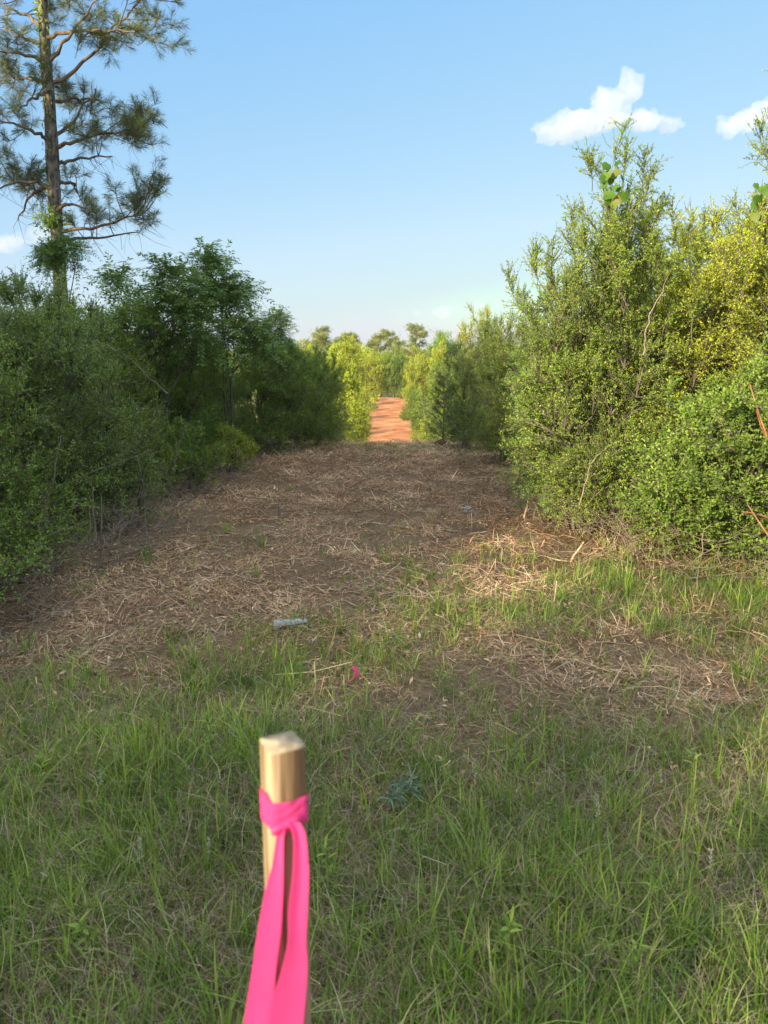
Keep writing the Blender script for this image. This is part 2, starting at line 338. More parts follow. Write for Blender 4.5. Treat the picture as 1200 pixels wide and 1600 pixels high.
# dead thatch between the grass
dg = Geo()
def thatch_density(x, y): return np.clip(.12 + .25 * (y < 3.4) + grass_density(x, y), 0, 1) * np.where(y > 6, .5, 1)
x, y = scatter(420000, -6, 6.5, .9, 12, thatch_density, 2.2, 1.2); n = len(x)
P = np.stack([x, y, height(x, y) + rng.exponential(.012, n)], -1)
dg.add(*ribbons(P, rng.uniform(0, 6.28, n), np.clip(rng.normal(1.25, .35, n), .1, 1.65), rng.uniform(.05, .22, n), rng.uniform(.0014, .0034, n), rng.normal(0, .25, n), 3,
                np.clip(rng.beta(2, 2.4, n), 0, 1), rng.normal(0, 1.2, n)))
x, y = scatter(110000, -2.6, 2.9, .9, 4.4, thatch_density, 2.2, 1.0); n = len(x)
P = np.stack([x, y, height(x, y) + rng.exponential(.02, n)], -1)
dg.add(*ribbons(P, rng.uniform(0, 6.28, n), np.clip(rng.normal(1.05, .45, n), .05, 1.65), rng.uniform(.03, .16, n), rng.uniform(.0012, .0028, n), rng.normal(0, .3, n), 3,
                np.clip(rng.beta(2, 2.2, n), 0, 1), rng.normal(0, 1.4, n)))
tag(dg.build('dead_grass_litter', M['thatch']), kind='stuff')

# shredded wood mulch over the lane
mg = Geo()
def mulch_density(x, y):
    d = (x > lane_l(y) - 1.2 - rng.random(len(x))) & (x < lane_r(y) + .7 + rng.random(len(x)) * .8)
    m = np.clip((y - 2.2) / 1.6, .12, 1) * np.clip(1.15 - grass_density(x, y), .2, 1)
    return d * m * np.clip(2.6 * (vnoise(x, y, .35, 41) * .5 + vnoise(x, y, .13, 42) * .5 - .2), .12, 1.2)
x, y = scatter(1050000, -6, 6.2, 1.2, 24, mulch_density, 4.2, 1.1); n = len(x)
sc = np.clip(np.hypot(x, y) / 9, .62, 2.2)
P = np.stack([x, y, height(x, y) + rng.exponential(.014, n)], -1)
L = np.clip(rng.gamma(2.4, .036, n), .02, .36) * sc ** .5; W = rng.uniform(.0016, .0068, n) * sc * np.clip(L / .07, .6, 1.5)
lie = np.repeat(rng.uniform(0, 6.28, 1), n) + (vnoise(x, y, .5, 47) - .5) * 9 + rng.normal(0, .9, n)
mg.add(*ribbons(P, lie, np.clip(rng.normal(1.42, .22, n), .3, 1.75), L, W, rng.normal(0, .08, n), 2,
                np.clip(rng.beta(1.8, 2.6, n) + (vnoise(x, y, .3, 43) - .5) * .45 + (vnoise(x, y, 1.4, 44) - .5) * .3, 0, 1), rng.normal(0, .5, n)))
x, y = scatter(7000, -4.5, 4.2, 2.6, 17, mulch_density, 4.2, .9); n = len(x); P = np.stack([x, y, height(x, y) + .015 + rng.exponential(.015, n)], -1)
a_ = rng.uniform(0, 6.28, n); L_ = np.clip(rng.gamma(3, .05, n), .06, .5); e_ = P + np.stack([np.cos(a_) * L_, np.sin(a_) * L_, rng.normal(0, .03, n) * L_ / .2], -1); e_[:, 2] = np.maximum(e_[:, 2], height(e_[:, 0], e_[:, 1]) + .004)
m_ = (P + e_) / 2 + rng.normal(0, .07, P.shape) * L_[:, None]; mg.add(*tubes(np.stack([P, m_, e_], 1), rng.uniform(.001, .0032, (n, 1)) * np.array([[1, .9, .5]]), 4, np.clip(rng.beta(2.2, 2, n), 0, 1)))
# flat chips
x, y = scatter(120000, -5, 5, 2.4, 18, mulch_density, 4.2, 1.3); n = len(x)
P = np.stack([x, y, height(x, y) + .006 + rng.exponential(.012, n)], -1)
D = np.stack([rng.normal(0, 1, n), rng.normal(0, 1, n), rng.normal(0, .25, n)], -1)
mg.add(*leaves(P, D, np.stack([rng.normal(0, .3, n), rng.normal(0, .3, n), np.ones(n)], -1), rng.uniform(.015, .055, n), rng.uniform(.006, .02, n), .1, False,
               np.clip(rng.beta(1.6, 2.6, n), 0, 1)))
tag(mg.build('shredded_wood_mulch', M['mulch']), kind='stuff')

# upright broken stubble of cut saplings (thin, uncountable)
sg = Geo()
x, y = scatter(5200, -3.6, 3.4, 3.2, 15, lambda a, b: mulch_density(a, b) * np.clip((vnoise(a, b, .9, 17) - .3) * 2, .1, 1), 5, .8); n = len(x)
b0 = np.stack([x, y, height(x, y) - .01], -1)
tip = b0 + np.stack([rng.normal(0, .03, n), rng.normal(0, .03, n), rng.gamma(3, .02, n) + .01], -1)
sg.add(*tubes(np.stack([b0, tip], 1), np.stack([rng.uniform(.0015, .004, n), rng.uniform(.001, .0025, n)], -1), 4))
tag(sg.build('cut_stubble', M['mulch']), kind='stuff')

# ------------------------------------------------------------------ woody plants
def sample_lobes(lobes, n, shell=.4, sc=1.0):
    lobes = np.asarray(lobes, float); v = (lobes[:, 3] * lobes[:, 4] * lobes[:, 5]) ** .8; p = v / v.sum()
    k = rng.choice(len(lobes), n, p=p); d = unit(rng.normal(0, 1, (n, 3))); r = rng.random(n) ** shell * sc
    q = lobes[k, :3] + d * lobes[k, 3:] * r[:, None]
    q[:, 2] = np.abs(q[:, 2] - .04) + .04
    return q
def connect(nodes, targets, drop, npts, wob, sag=0.0):
    kd = kdtree.KDTree(len(nodes))
    for i, p in enumerate(nodes): kd.insert(p, i)
    kd.balance()
    out = np.empty((len(targets), npts, 3)); t = np.linspace(0, 1, npts)[:, None]
    for i, q in enumerate(targets):
        d = drop * (0.2 + .3 * np.linalg.norm(q - nodes.mean(0)))
        a, j, _ = kd.find((q[0] * .93, q[1] * .93, q[2] - d))
        a = np.array(a); ln = np.linalg.norm(q - a)
        mid = (a + q) / 2 + np.array([0, 0, ln * .14 - sag * ln]) + rng.normal(0, wob * ln, 3)
        out[i] = a * (1 - t) ** 2 + 2 * mid * t * (1 - t) + q * t ** 2
    return out
def shrub_geo(lobes, nstem=7, n2=45, n3=380, ntw=3800, lpt=12, leaf=(.024, .011), base_r=.2, twig_len=.2, rad=.02, up=.35,
              shoots=0, shoot_len=.5, kind='small', sides=5, sc=1.0, shell=.42, trunk=False, twf=1.0, bend_down=0):
    """stems > branches > branchlets > twigs with leaves; shape steered by the lobes"""
    wood, lf = Geo(), Geo()
    tg = sample_lobes(lobes, nstem, .8, .7)
    tg[:, 2] = np.maximum(tg[:, 2], np.asarray(lobes)[:, 2].mean() * .7)
    t = np.linspace(0, 1, 9)[:, None]
    a = rng.uniform(0, 6.28, nstem); b0 = np.stack([np.cos(a) * base_r * rng.random(nstem), np.sin(a) * base_r * rng.random(nstem), np.full(nstem, -.08)], -1)
    st = np.empty((nstem, 9, 3))
    for i in range(nstem):
        mid = b0[i] + np.array([0, 0, tg[i, 2] * .55]) + rng.normal(0, .06, 3) * tg[i, 2]
        st[i] = b0[i] * (1 - t) ** 2 + 2 * mid * t * (1 - t) + tg[i] * t ** 2
    st[:, 1:-1] += rng.normal(0, .012 * sc, (nstem, 7, 3))
    wood.add(*tubes(st, rad * rng.uniform(.7, 1.2, (nstem, 1)) * np.linspace(1, .35, 9), max(sides, 6)))
    nodes = st[:, 2:].reshape(-1, 3)
    q2 = sample_lobes(lobes, n2, .6, .8); b2 = connect(nodes, q2, .7, 7, .07)
    wood.add(*tubes(b2, rad * .42 * np.linspace(1, .4, 7)[None], sides))
    nodes = np.concatenate([st[:, 5:].reshape(-1, 3), b2[:, 2:].reshape(-1, 3)])
    q3 = sample_lobes(lobes, n3, shell, 1.0); b3 = connect(nodes, q3, .5, 6, .10)
    wood.add(*tubes(b3, rad * .2 * np.linspace(1, .4, 6)[None], 4))
    if shoots:
        L_ = np.asarray(lobes, float)
        top = sample_lobes(lobes, shoots * 5, .12, 1.0); top = top[np.argsort(-top[:, 2] - rng.random(len(top)) * .8 * sc)][:shoots]
        c = L_[:, :3].mean(0); o_ = unit(top - c) * .5 + np.array([0, 0, 1.0]) + rng.normal(0, .25, top.shape)
        ln = rng.uniform(.4, 1, (shoots, 1)) * shoot_len; o_ = o_ + rng.normal(0, .3, top.shape); e = top + unit(o_) * ln; m_ = (top + e) / 2 + rng.normal(0, .12, top.shape) * ln
        tt = np.linspace(0, 1, 6)[None, :, None]
        b3s = top[:, None] * (1 - tt) ** 2 + 2 * m_[:, None] * tt * (1 - tt) + e[:, None] * tt ** 2
        wood.add(*tubes(b3s, rad * .16 * np.linspace(1, .4, 6)[None], 4)); b3 = np.concatenate([b3] + [b3s] * 3)
    # twigs
    k = rng.integers(0, len(b3), ntw); u = rng.uniform(.25, 1, ntw) ** .7 * 4.999; i0 = np.clip(u.astype(int), 0, 4); fr = (u - i0)[:, None]
    p0 = b3[k, i0] * (1 - fr) + b3[k, i0 + 1] * fr; bd = unit(b3[k, i0 + 1] - b3[k, i0])
    d = unit(bd * .7 + rng.normal(0, .6, (ntw, 3)) + np.array([0, 0, up])); ln = rng.uniform(.4, 1.1, (ntw, 1)) * twig_len
    p1 = p0 + d * ln * .55 + rng.normal(0, .05, (ntw, 3)) * ln; p2 = p0 + d * ln + rng.normal(0, .1, (ntw, 3)) * ln - np.array([0, 0, bend_down]) * ln
    wood.add(*tubes(np.stack([p0, p1, p2], 1), np.array([[.0024, .0018, .001]]) * sc * twf, 3))
    P3 = np.stack([p0, p1, p2], 1)
    n = ntw * lpt; ti = np.repeat(np.arange(ntw), lpt); s = rng.uniform(.08, 1.0, n)[:, None]
    pp = P3[ti, 0] * (1 - s) ** 2 + 2 * P3[ti, 1] * s * (1 - s) + P3[ti, 2] * s ** 2
    td = unit(P3[ti, 2] - P3[ti, 0]); tone = rng.random(ntw)[ti]
    if kind == 'small':
        D = unit(td * .6 + rng.normal(0, .65, (n, 3)) + np.array([0, 0, .2])); N = rng.normal(0, .8, (n, 3)) + np.array([0, 0, .45])
        lf.add(*leaves(pp, D, N, rng.uniform(.6, 1.15, n) * leaf[0], rng.uniform(.7, 1.1, n) * leaf[1], .2, False, np.clip(tone * .5 + rng.random(n) * .5, 0, 1)))
    elif kind == 'broad':
        D = unit(td * .5 + rng.normal(0, .6, (n, 3)) + np.array([0, 0, -.1])); N = rng.normal(0, .5, (n, 3)) + np.array([0, 0, 1.0])
        lf.add(*leaves(pp, D, N, rng.uniform(.55, 1.15, n) * leaf[0], rng.uniform(.7, 1.1, n) * leaf[1], .15, True, np.clip(tone * .5 + rng.random(n) * .5, 0, 1)))
    elif kind == 'pinnate':
        # each "leaf" is a drooping rachis with paired leaflets
        npair = 6; R0 = pp; D = unit(td * .4 + rng.normal(0, .55, (n, 3)) + np.array([0, 0, .15])); ll = rng.uniform(.6, 1.1, n)[:, None] * leaf[0] * 4.5
        E = R0 + D * ll - np.array([0, 0, 1]) * ll * .35; Md = R0 + D * ll * .55
        wood.add(*tubes(np.stack([R0, Md, E], 1), np.array([[.0011, .0009, .0006]]) * sc, 3))
        for j in range(npair):
            s2 = .2 + .8 * j / (npair - 1); q = R0 * (1 - s2) ** 2 + 2 * Md * s2 * (1 - s2) + E * s2 ** 2
            ax = unit((Md - R0) * (1 - s2) + (E - Md) * s2); sd_ = unit(np.cross(ax, rng.normal(0, .25, (n, 3)) + np.array([0, 0, 1.0])))
            for sg_ in (1, -1):
                DD = unit(ax * .65 + sd_ * sg_ - np.array([0, 0, .25]) + rng.normal(0, .12, (n, 3)))
                lf.add(*leaves(q, DD, np.cross(sd_, ax) * 1.0 + rng.normal(0, .15, (n, 3)), rng.uniform(.75, 1.1, n) * leaf[0] * (1.05 - .35 * abs(s2 - .55)), leaf[1] * rng.uniform(.8, 1.1, n), .12, False,
                               np.clip(tone * .55 + rng.random(n) * .45, 0, 1)))
    return wood, lf

def plant(name, loc, geo, leafm, label, cat, group=None, rz=0, scale=1, woodm='twig', fol='foliage', wod='stems'):
    z = float(height(loc[0], loc[1], False)) if len(loc) == 2 else loc[2]
    t = empty(name, (loc[0], loc[1], z - .02), rz, label, cat, group, scale)
    geo[0].build(wod, M[woodm], t); geo[1].build(fol, M[leafm], t)
    return t
def again(src, loc, rz, scale, label, group=None, cat=None, mat=None):
    c = copy_tree(src); c.location = (loc[0], loc[1], float(height(loc[0], loc[1], False)) - .02); c.rotation_euler = (0, 0, rz)
    c.scale = scale if hasattr(scale, '__len__') else (scale,) * 3
    c['label'] = label
    if group: c['group'] = group
    elif 'group' in c: del c['group']
    if cat: c['category'] = cat
    if mat:
        for ch in [x for x in C.objects if x.parent == c and x.name.startswith('foliage')]:
            ch.material_slots[0].link = 'OBJECT'; ch.material_slots[0].material = M[mat]
    return c

# --- right side of the lane
yA = shrub_geo([(.05, -.3, .6, .75, .7, .6), (0, 0, 1.1, 1.0, 1.0, 1.0), (-.05, 0, 2.1, .72, .75, .85), (.05, .1, 2.95, .42, .45, .6), (-.5, -.1, 1.7, .5, .5, .5), (.6, .1, 1.9, .5, .55, .5)],
               nstem=9, n2=75, n3=800, ntw=11500, lpt=13, leaf=(.027, .012), shoots=80, shoot_len=.6, rad=.026)
plant('yaupon_shrub', (1.9, 7.0), yA, 'yaupon', 'tallest dark green shrub right of the track with leafy shoots against the white cloud', 'shrub', scale=(.86, .9, .87))
yB = shrub_geo([(0, 0, 1.2, 1.1, 1.1, 1.1), (.1, 0, 2.1, .8, .8, .75), (-.5, .2, 1.8, .6, .6, .7), (.7, .1, 2.2, .5, .6, .7)],
               nstem=9, n2=75, n3=750, ntw=13000, lpt=12, leaf=(.027, .0125), shoots=90, shoot_len=.65, rad=.024)
yBo = plant('yaupon_shrub', (3.05, 7.3), yB, 'yellow', 'sunlit yellow green shrub at the right edge behind the low leafy bush', 'shrub', scale=(1, 1, .9))
yC = shrub_geo([(0, 0, .85, .85, .8, .75), (.35, -.1, 1.25, .6, .6, .5), (-.4, 0, .6, .5, .55, .5)],
               nstem=8, n2=60, n3=560, ntw=6600, lpt=12, leaf=(.034, .017), shoots=40, shoot_len=.28, rad=.016)
plant('privet_bush', (2.75, 5.95), yC, 'fresh', 'low rounded light green bush at the front right with a dark hollow under it', 'bush', scale=(1, 1, .88))
rT = shrub_geo([(0, 0, 2.3, .5, .6, .9), (.12, 0, 3.2, .3, .35, .6)], nstem=4, n2=30, n3=240, ntw=2100, lpt=10, leaf=(.03, .013), shoots=60, shoot_len=.6, rad=.022)
plant('yaupon_shrub', (3.45, 6.6), rT, 'yaupon', 'tall open leafy shrub reaching highest at the right edge of the photo', 'shrub')
rP = shrub_geo([(0, 0, 1.0, .55, .6, .85), (-.15, 0, 1.6, .35, .4, .4), (.1, -.1, .5, .5, .5, .4)], nstem=6, n2=30, n3=150, ntw=620, lpt=3, leaf=(.045, .017), shoots=14, shoot_len=.3, rad=.014, kind='pinnate', twig_len=.22)
rPo = plant('sumac_bush', (1.6, 7.5), rP, 'saplingleaf', 'dark green bush with feathery leaves at the dark left foot of the tallest right shrub', 'bush', scale=(.72, .75, .8))
rF = shrub_geo([(-.2, -.1, .5, .65, .6, .5), (0, 0, 1.0, .7, .8, .95), (0, 0, 1.9, .5, .5, .6)], nstem=10, n2=45, n3=420, ntw=4200, lpt=10, leaf=(.03, .011), shoots=50, shoot_len=.45, rad=.014)
rFo = plant('thin_leaf_shrub', (2.3, 10.0), rF, 'fresh', 'bright green slender shrub just left of and behind the tallest right shrub', 'shrub')
again(rFo, (1.98, 12.2), .3, (.9, 1.0, .85), 'grey green slender shrub, second behind the tallest right shrub along the track', mat='yaupon')
again(rFo, (1.55, 14.2), .5, (.8, .8, .72), 'shaded slender shrub on the right of the crest beside the young pine', mat='blue')
again(rFo, (2.6, 16.5), .7, (1.1, 1.1, 1.0), 'olive slender shrub just past the crest on the right', mat='yaupon')
again(rFo, (2.6, 20.5), 3.0, (1.2, 1.2, 1.35), 'yellowish slender shrub standing beyond the crest on the right', mat='yellow')
again(yBo, (4.3, 9.6), 2.0, 1.0, 'green shrub behind the sunlit yellow shrub on the right', mat='yaupon')
again(yBo, (4.7, 7.0), 4.0, 1.02, 'yellow green shrub beyond the right edge of the photo')
again(yBo, (4.4, 14.0), 5.0, 1.0, 'sunlit shrub far behind the tallest right shrub', mat='yaupon')

# --- left side of the lane
lA = shrub_geo([(0, 0, .85, 1.15, 1.1, .9), (.1, .3, 1.45, .85, .8, .45), (.6, -.5, .5, .6, .6, .5), (.5, .5, .45, .6, .6, .45)], nstem=9, n2=70, n3=720, ntw=9500, lpt=12, leaf=(.026, .012), shoots=50, shoot_len=.3, rad=.018)
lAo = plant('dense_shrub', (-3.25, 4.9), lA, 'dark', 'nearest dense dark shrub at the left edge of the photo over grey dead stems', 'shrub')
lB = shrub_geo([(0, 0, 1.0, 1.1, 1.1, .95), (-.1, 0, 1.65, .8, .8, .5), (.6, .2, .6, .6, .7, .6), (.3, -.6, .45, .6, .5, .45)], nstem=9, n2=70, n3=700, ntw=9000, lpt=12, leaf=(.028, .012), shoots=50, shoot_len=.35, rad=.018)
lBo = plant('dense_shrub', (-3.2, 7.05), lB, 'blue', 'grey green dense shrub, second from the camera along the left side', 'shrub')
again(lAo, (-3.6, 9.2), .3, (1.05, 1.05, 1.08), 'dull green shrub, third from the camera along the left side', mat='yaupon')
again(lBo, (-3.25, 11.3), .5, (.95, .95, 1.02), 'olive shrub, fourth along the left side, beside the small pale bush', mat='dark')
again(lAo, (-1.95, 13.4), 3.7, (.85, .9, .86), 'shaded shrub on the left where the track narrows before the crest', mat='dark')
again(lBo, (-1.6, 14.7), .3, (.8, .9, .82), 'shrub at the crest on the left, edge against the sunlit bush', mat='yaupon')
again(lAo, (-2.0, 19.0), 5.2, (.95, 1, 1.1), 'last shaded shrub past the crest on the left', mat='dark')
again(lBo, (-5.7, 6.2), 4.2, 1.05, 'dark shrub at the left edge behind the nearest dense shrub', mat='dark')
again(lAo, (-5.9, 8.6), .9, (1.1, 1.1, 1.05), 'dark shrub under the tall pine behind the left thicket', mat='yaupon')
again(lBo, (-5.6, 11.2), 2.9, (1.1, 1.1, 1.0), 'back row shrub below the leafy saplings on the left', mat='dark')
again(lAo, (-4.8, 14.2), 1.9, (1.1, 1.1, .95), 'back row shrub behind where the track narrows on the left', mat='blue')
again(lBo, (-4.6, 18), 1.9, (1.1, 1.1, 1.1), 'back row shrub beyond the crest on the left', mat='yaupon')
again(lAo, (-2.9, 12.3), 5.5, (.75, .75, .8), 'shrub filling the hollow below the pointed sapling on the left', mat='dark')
lo = shrub_geo([(0, 0, .32, .34, .3, .28)], nstem=5, n2=14, n3=70, ntw=650, lpt=9, leaf=(.028, .014), rad=.008, base_r=.08, shoots=8, shoot_len=.12, twig_len=.12)
loo = plant('low_bush', (-2.15, 10.9), lo, 'yellow', 'small yellowish bush at the foot of the left thicket', 'bush')
again(loo, (-2.35, 9.3), 1, 1.3, 'small bright green sapling bush against the dark left thicket', mat='fresh')

# leafy saplings with compound leaves above the left thicket
sA = shrub_geo([(0, 0, 2.6, .8, .8, .55), (.35, 0, 2.95, .45, .45, .4), (-.6, .1, 2.2, .6, .6, .5), (.7, 0, 2.3, .5, .5, .4)], nstem=4, n2=26, n3=110, ntw=300, lpt=4, leaf=(.078, .028), rad=.028, base_r=.15,
               kind='pinnate', twig_len=.3, shoots=18, shoot_len=.35)
sAo = plant('leafy_sapling', (-3.1, 10.4), sA, 'saplingleaf', 'leafy sapling above the left thicket, topmost sprays against the sky right of the pine', 'sapling', scale=(.95, .95, .79))
sB = shrub_geo([(0, 0, 2.4, .55, .55, .6), (0, 0, 2.95, .35, .35, .35), (.5, 0, 2.1, .4, .4, .35)], nstem=3, n2=20, n3=90, ntw=230, lpt=4, leaf=(.078, .028), rad=.024, base_r=.12,
               kind='pinnate', twig_len=.3, shoots=14, shoot_len=.35)
sBo = plant('leafy_sapling', (-2.35, 11.6), sB, 'saplingleaf', 'slender leafy sapling with a pointed top nearest the middle of the left side', 'sapling', scale=(.95, .95, .86))
again(sAo, (-4.35, 7.0), 2.5, (.85, .85, .84), 'leafy sapling cut by the left edge of the photo, left of the pine trunk')
again(sBo, (-2.05, 13.4), 2.0, (.8, .8, .66), 'lowest leafy sapling where the left thicket slopes down to the track', mat='blue')
again(sAo, (-5.9, 11.3), 4.4, (.9, .9, .8), 'leafy sapling at the left edge of the photo, behind the others', mat='blue')

# grey dead stems at the feet of the thickets
def dead_stems(name, pts, label, n=26, h=.9):
    g = Geo(); K = n; c = np.array(pts)[rng.integers(0, len(pts), K)] - [0, 0]
    b = np.stack([c[:, 0] + rng.normal(0, .28, K), c[:, 1] + rng.normal(0, .4, K), np.zeros(K)], -1); b[:, 2] = height(b[:, 0], b[:, 1]) - .02
    e = b + np.stack([rng.normal(.05, .35, K), rng.normal(-.1, .35, K), np.abs(rng.normal(0, .45, K)) * h + .1], -1); m_ = (b + e) / 2 + rng.normal(0, .12, (K, 3)); m_[:, 2] = np.abs(m_[:, 2] - b[:, 2]) + b[:, 2]
    t = np.linspace(0, 1, 7)[None, :, None]
    P = b[:, None] * (1 - t) ** 2 + 2 * m_[:, None] * t * (1 - t) + e[:, None] * t ** 2
    P[:, 1:] += rng.normal(0, .012, P[:, 1:].shape)
    g.add(*tubes(P, rng.uniform(.0015, .0045, (K, 1)) * np.linspace(1, .35, 7), 5))
    # side twigs
    k = rng.integers(0, K, K * 4); j = rng.integers(1, 6, K * 4); s0 = P[k, j]; d = rng.normal(0, 1, (K * 4, 3)); d[:, 2] = np.abs(d[:, 2]) * .6
    e2 = s0 + unit(d) * rng.uniform(.06, .3, (K * 4, 1))
    g.add(*tubes(np.stack([s0, (s0 + e2) / 2 + rng.normal(0, .02, s0.shape), e2], 1), np.array([[.0022, .0016, .0009]]), 4))
    return tag(g.build(name, M['deadtwig']), label, kind='stuff')
dead_stems('dead_brush', [(-2.75, 3.9), (-2.6, 4.4), (-2.5, 5.0), (-2.45, 5.6), (-2.4, 6.3), (-2.4, 7.0), (-2.5, 7.8), (-2.5, 8.8), (-2.4, 10)], 'tangle of grey dead stems along the foot of the left thicket', 520, .5)
dead_stems('dead_brush', [(1.95, 6.6), (2.2, 6.0), (2.8, 5.6), (3.3, 5.7), (1.9, 8), (1.8, 9.5), (1.8, 12), (1.6, 14)], 'tangle of dead stems along the foot of the right shrubs', 260, .55)
dead_stems('dead_brush', [(-1.9, 12.6), (-1.4, 13.8), (-1.2, 15)], 'tangle of dead stems at the narrow end of the track', 70, .8)

# ------------------------------------------------------------------ pines
def needle_tufts(P, D, n_per, L, W, spread=.75):
    n = len(P) * n_per; i = np.repeat(np.arange(len(P)), n_per); s = rng.uniform(0, 1, n)[:, None]
    b = P[i] - D[i] * s * L * .9; d = unit(D[i] * (1.15 - s * .7) + rng.normal(0, spread, (n, 3)))
    d[:, 2] -= .05; ln = rng.uniform(.7, 1.1, n)[:, None] * L; sd_ = unit(np.cross(d, rng.normal(0, 1, (n, 3)))) * W * .5
    m_ = b + d * ln * .5; e = b + d * ln - np.array([0, 0, .12]) * ln
    V = np.stack([b - sd_ * .5, b + sd_ * .5, m_ + sd_, e, m_ - sd_], 1).reshape(-1, 3)
    F = np.arange(n)[:, None] * 5 + np.arange(5)
    return V, F, np.clip(np.repeat(rng.random(len(P)), n_per) * .6 + rng.random(n) * .4, 0, 1)
def bez(a, m_, b, n): t = np.linspace(0, 1, n)[:, None]; return a * (1 - t) ** 2 + 2 * m_ * t * (1 - t) + b * t ** 2

# the tall pine on the left
PY = 19.0
base = at(98, 520, PY); gz = float(height(base[0], base[1], False))
foot = np.array([base[0] + .05, PY, gz]); pine = empty('pine_tree', foot, 0, 'tall pine with open branches and vine on its trunk, rising above the left thicket', 'tree')
keys = [(95, 470), (92, 400), (86, 320), (82, 240), (77, 160), (70, 70), (66, 0), (62, -90), (60, -190), (60, -290)]
tr = [foot] + [at(a, b, PY) for a, b in keys]; tr = np.array(tr) - foot
tw = np.array([.17, .155, .15, .145, .14, .13, .115, .10, .08, .055, .02])
tk = np.linspace(0, len(tr) - 1, 60); trf = np.stack([np.interp(tk, np.arange(len(tr)), tr[:, i]) for i in range(3)], -1); twf_ = np.interp(tk, np.arange(len(tr)), tw)
V, F, r = tubes(trf[None], twf_[None] , 14); 
V = V + (rng.normal(0, .006, V.shape)); Geo().add(V, F, r).build('trunk', M['bark'], pine, smooth=False)
# main branches: (start px on trunk, mid, end, depth offset of end, half-width of clump px, height of clump, tufts)
br = [((80,130),(150,95),(222,-8),.5), ((78,95),(105,65),(150,-5),-.8), ((72,45),(40,20),(-5,5),.8), ((77,95),(40,85),(-15,78),-.5),
      ((80,132),(40,118),(-10,120),.9), ((84,232),(130,212),(200,205),-1.0), ((86,258),(120,245),(175,245),.9), ((84,215),(120,190),(150,140),.8),
      ((86,300),(50,265),(-8,300),-.6), ((86,285),(50,290),(30,345),.9), ((90,362),(150,360),(222,335),-.6), ((91,368),(140,378),(215,362),.9),
      ((82,220),(45,200),(0,190),-.9), ((80,160),(120,150),(160,160),1.4), ((88,330),(110,310),(140,330),-1.2), ((86,290),(120,275),(120,300),1.2),
      ((66,0),(110,-40),(190,-70),-.9), ((66,-10),(20,-40),(-60,-40),.8), ((62,-80),(120,-120),(190,-140),.8), ((62,-90),(0,-120),(-70,-140),-.8),
      ((60,-170),(90,-210),(140,-230),.6), ((60,-180),(20,-220),(-30,-230),-.6), ((60,-230),(70,-280),(60,-330),.2), ((70,60),(130,40),(210,50),-1.2), ((70,70),(30,60),(0,40),1.6),
      ((64,-40),(100,-60),(120,-30),1.8), ((60,-140),(70,-170),(50,-200),-1.6), ((75,140),(60,150),(30,170),-1.5)]
limb, ends, cl = Geo(), [], []
for i, (a, m_, b, dz) in enumerate(br):
    A = at(*a, PY) - foot; Bm = at(*m_, PY + dz * .5) - foot; E = at(*b, PY + dz) - foot
    c = bez(A, Bm, E, 12); c[1:] += rng.normal(0, .025, (11, 3)); cl.append(c)
    limb.add(*tubes(c[None], np.linspace(.05, .014, 12)[None], 6))
cl = np.array(cl)
# clumps of foliage (px, py, depth, rx px, ry px, number of tufts)
clumps = [(205,225,-.6,58,40,150), (150,165,.6,40,36,60), (225,320,-.4,42,32,120), (150,335,.4,45,22,55), (110,300,.9,30,40,50), (35,265,0,38,28,80), (55,300,.6,35,28,60),
          (20,190,0,30,36,70), (35,130,.8,36,22,45), (15,60,0,45,40,90), (110,170,1.0,34,40,70), (125,10,0,40,36,70), (235,25,.3,45,50,120), (190,75,-.4,60,28,80), (60,20,1,50,40,60),
          (150,-60,0,80,50,120), (0,-60,0,80,50,110), (150,-140,0,70,40,90), (0,-150,0,60,40,80), (60,-230,0,80,50,110), (60,-310,0,40,50,70), (200,-20,-.8,50,40,70), (95,120,-1,30,30,35), (240,180,0,22,26,30), (120,215,-1,30,20,30)]
nd = Geo(); allnodes = cl[:, 4:].reshape(-1, 3)
for (cx, cy, dd, rx, ry, nn) in clumps:
    k = PY / 1200
    c = at(cx, cy, PY + dd) - foot; rx *= 1.12; ry *= 1.12; nn = int(nn * .95)
    sub = max(4, nn // 9); q = c + unit(rng.normal(0, 1, (sub, 3))) * rng.random((sub, 1)) ** .5 * np.array([rx * k, rx * k * .9, ry * k])
    b = connect(allnodes, q, .15, 7, .12, .1); limb.add(*tubes(b, np.linspace(.014, .005, 7)[None], 4))
    j = rng.integers(0, sub, nn); s = rng.integers(3, 7, nn); p0 = b[j, s]
    d = unit(rng.normal(0, .6, (nn, 3)) + np.array([0, 0, .75]) + unit(q[j] - c) * .5); p1 = p0 + d * rng.uniform(.15, .4, (nn, 1))
    limb.add(*tubes(np.stack([p0, (p0 + p1) / 2 + rng.normal(0, .02, p0.shape), p1], 1), np.array([[.006, .005, .003]]), 3))
    nd.add(*needle_tufts(p1, d, 48, .21, .0042, .55))
# bare dead twigs hanging below the lowest limbs
bt = cl[[10, 11, 5, 6, 8, 9]][:, 4:].reshape(-1, 3); k = rng.integers(0, len(bt), 90); s0 = bt[k]; e = s0 + np.stack([rng.normal(.2, .35, 90), rng.normal(0, .3, 90), -rng.uniform(.05, .7, 90)], -1)
limb.add(*tubes(np.stack([s0, (s0 + e) / 2 + rng.normal(0, .08, s0.shape), e], 1), np.array([[.006, .004, .002]]), 3))
limb.build('branches', M['limb'], pine); nd.build('needles', M['needle'], pine)
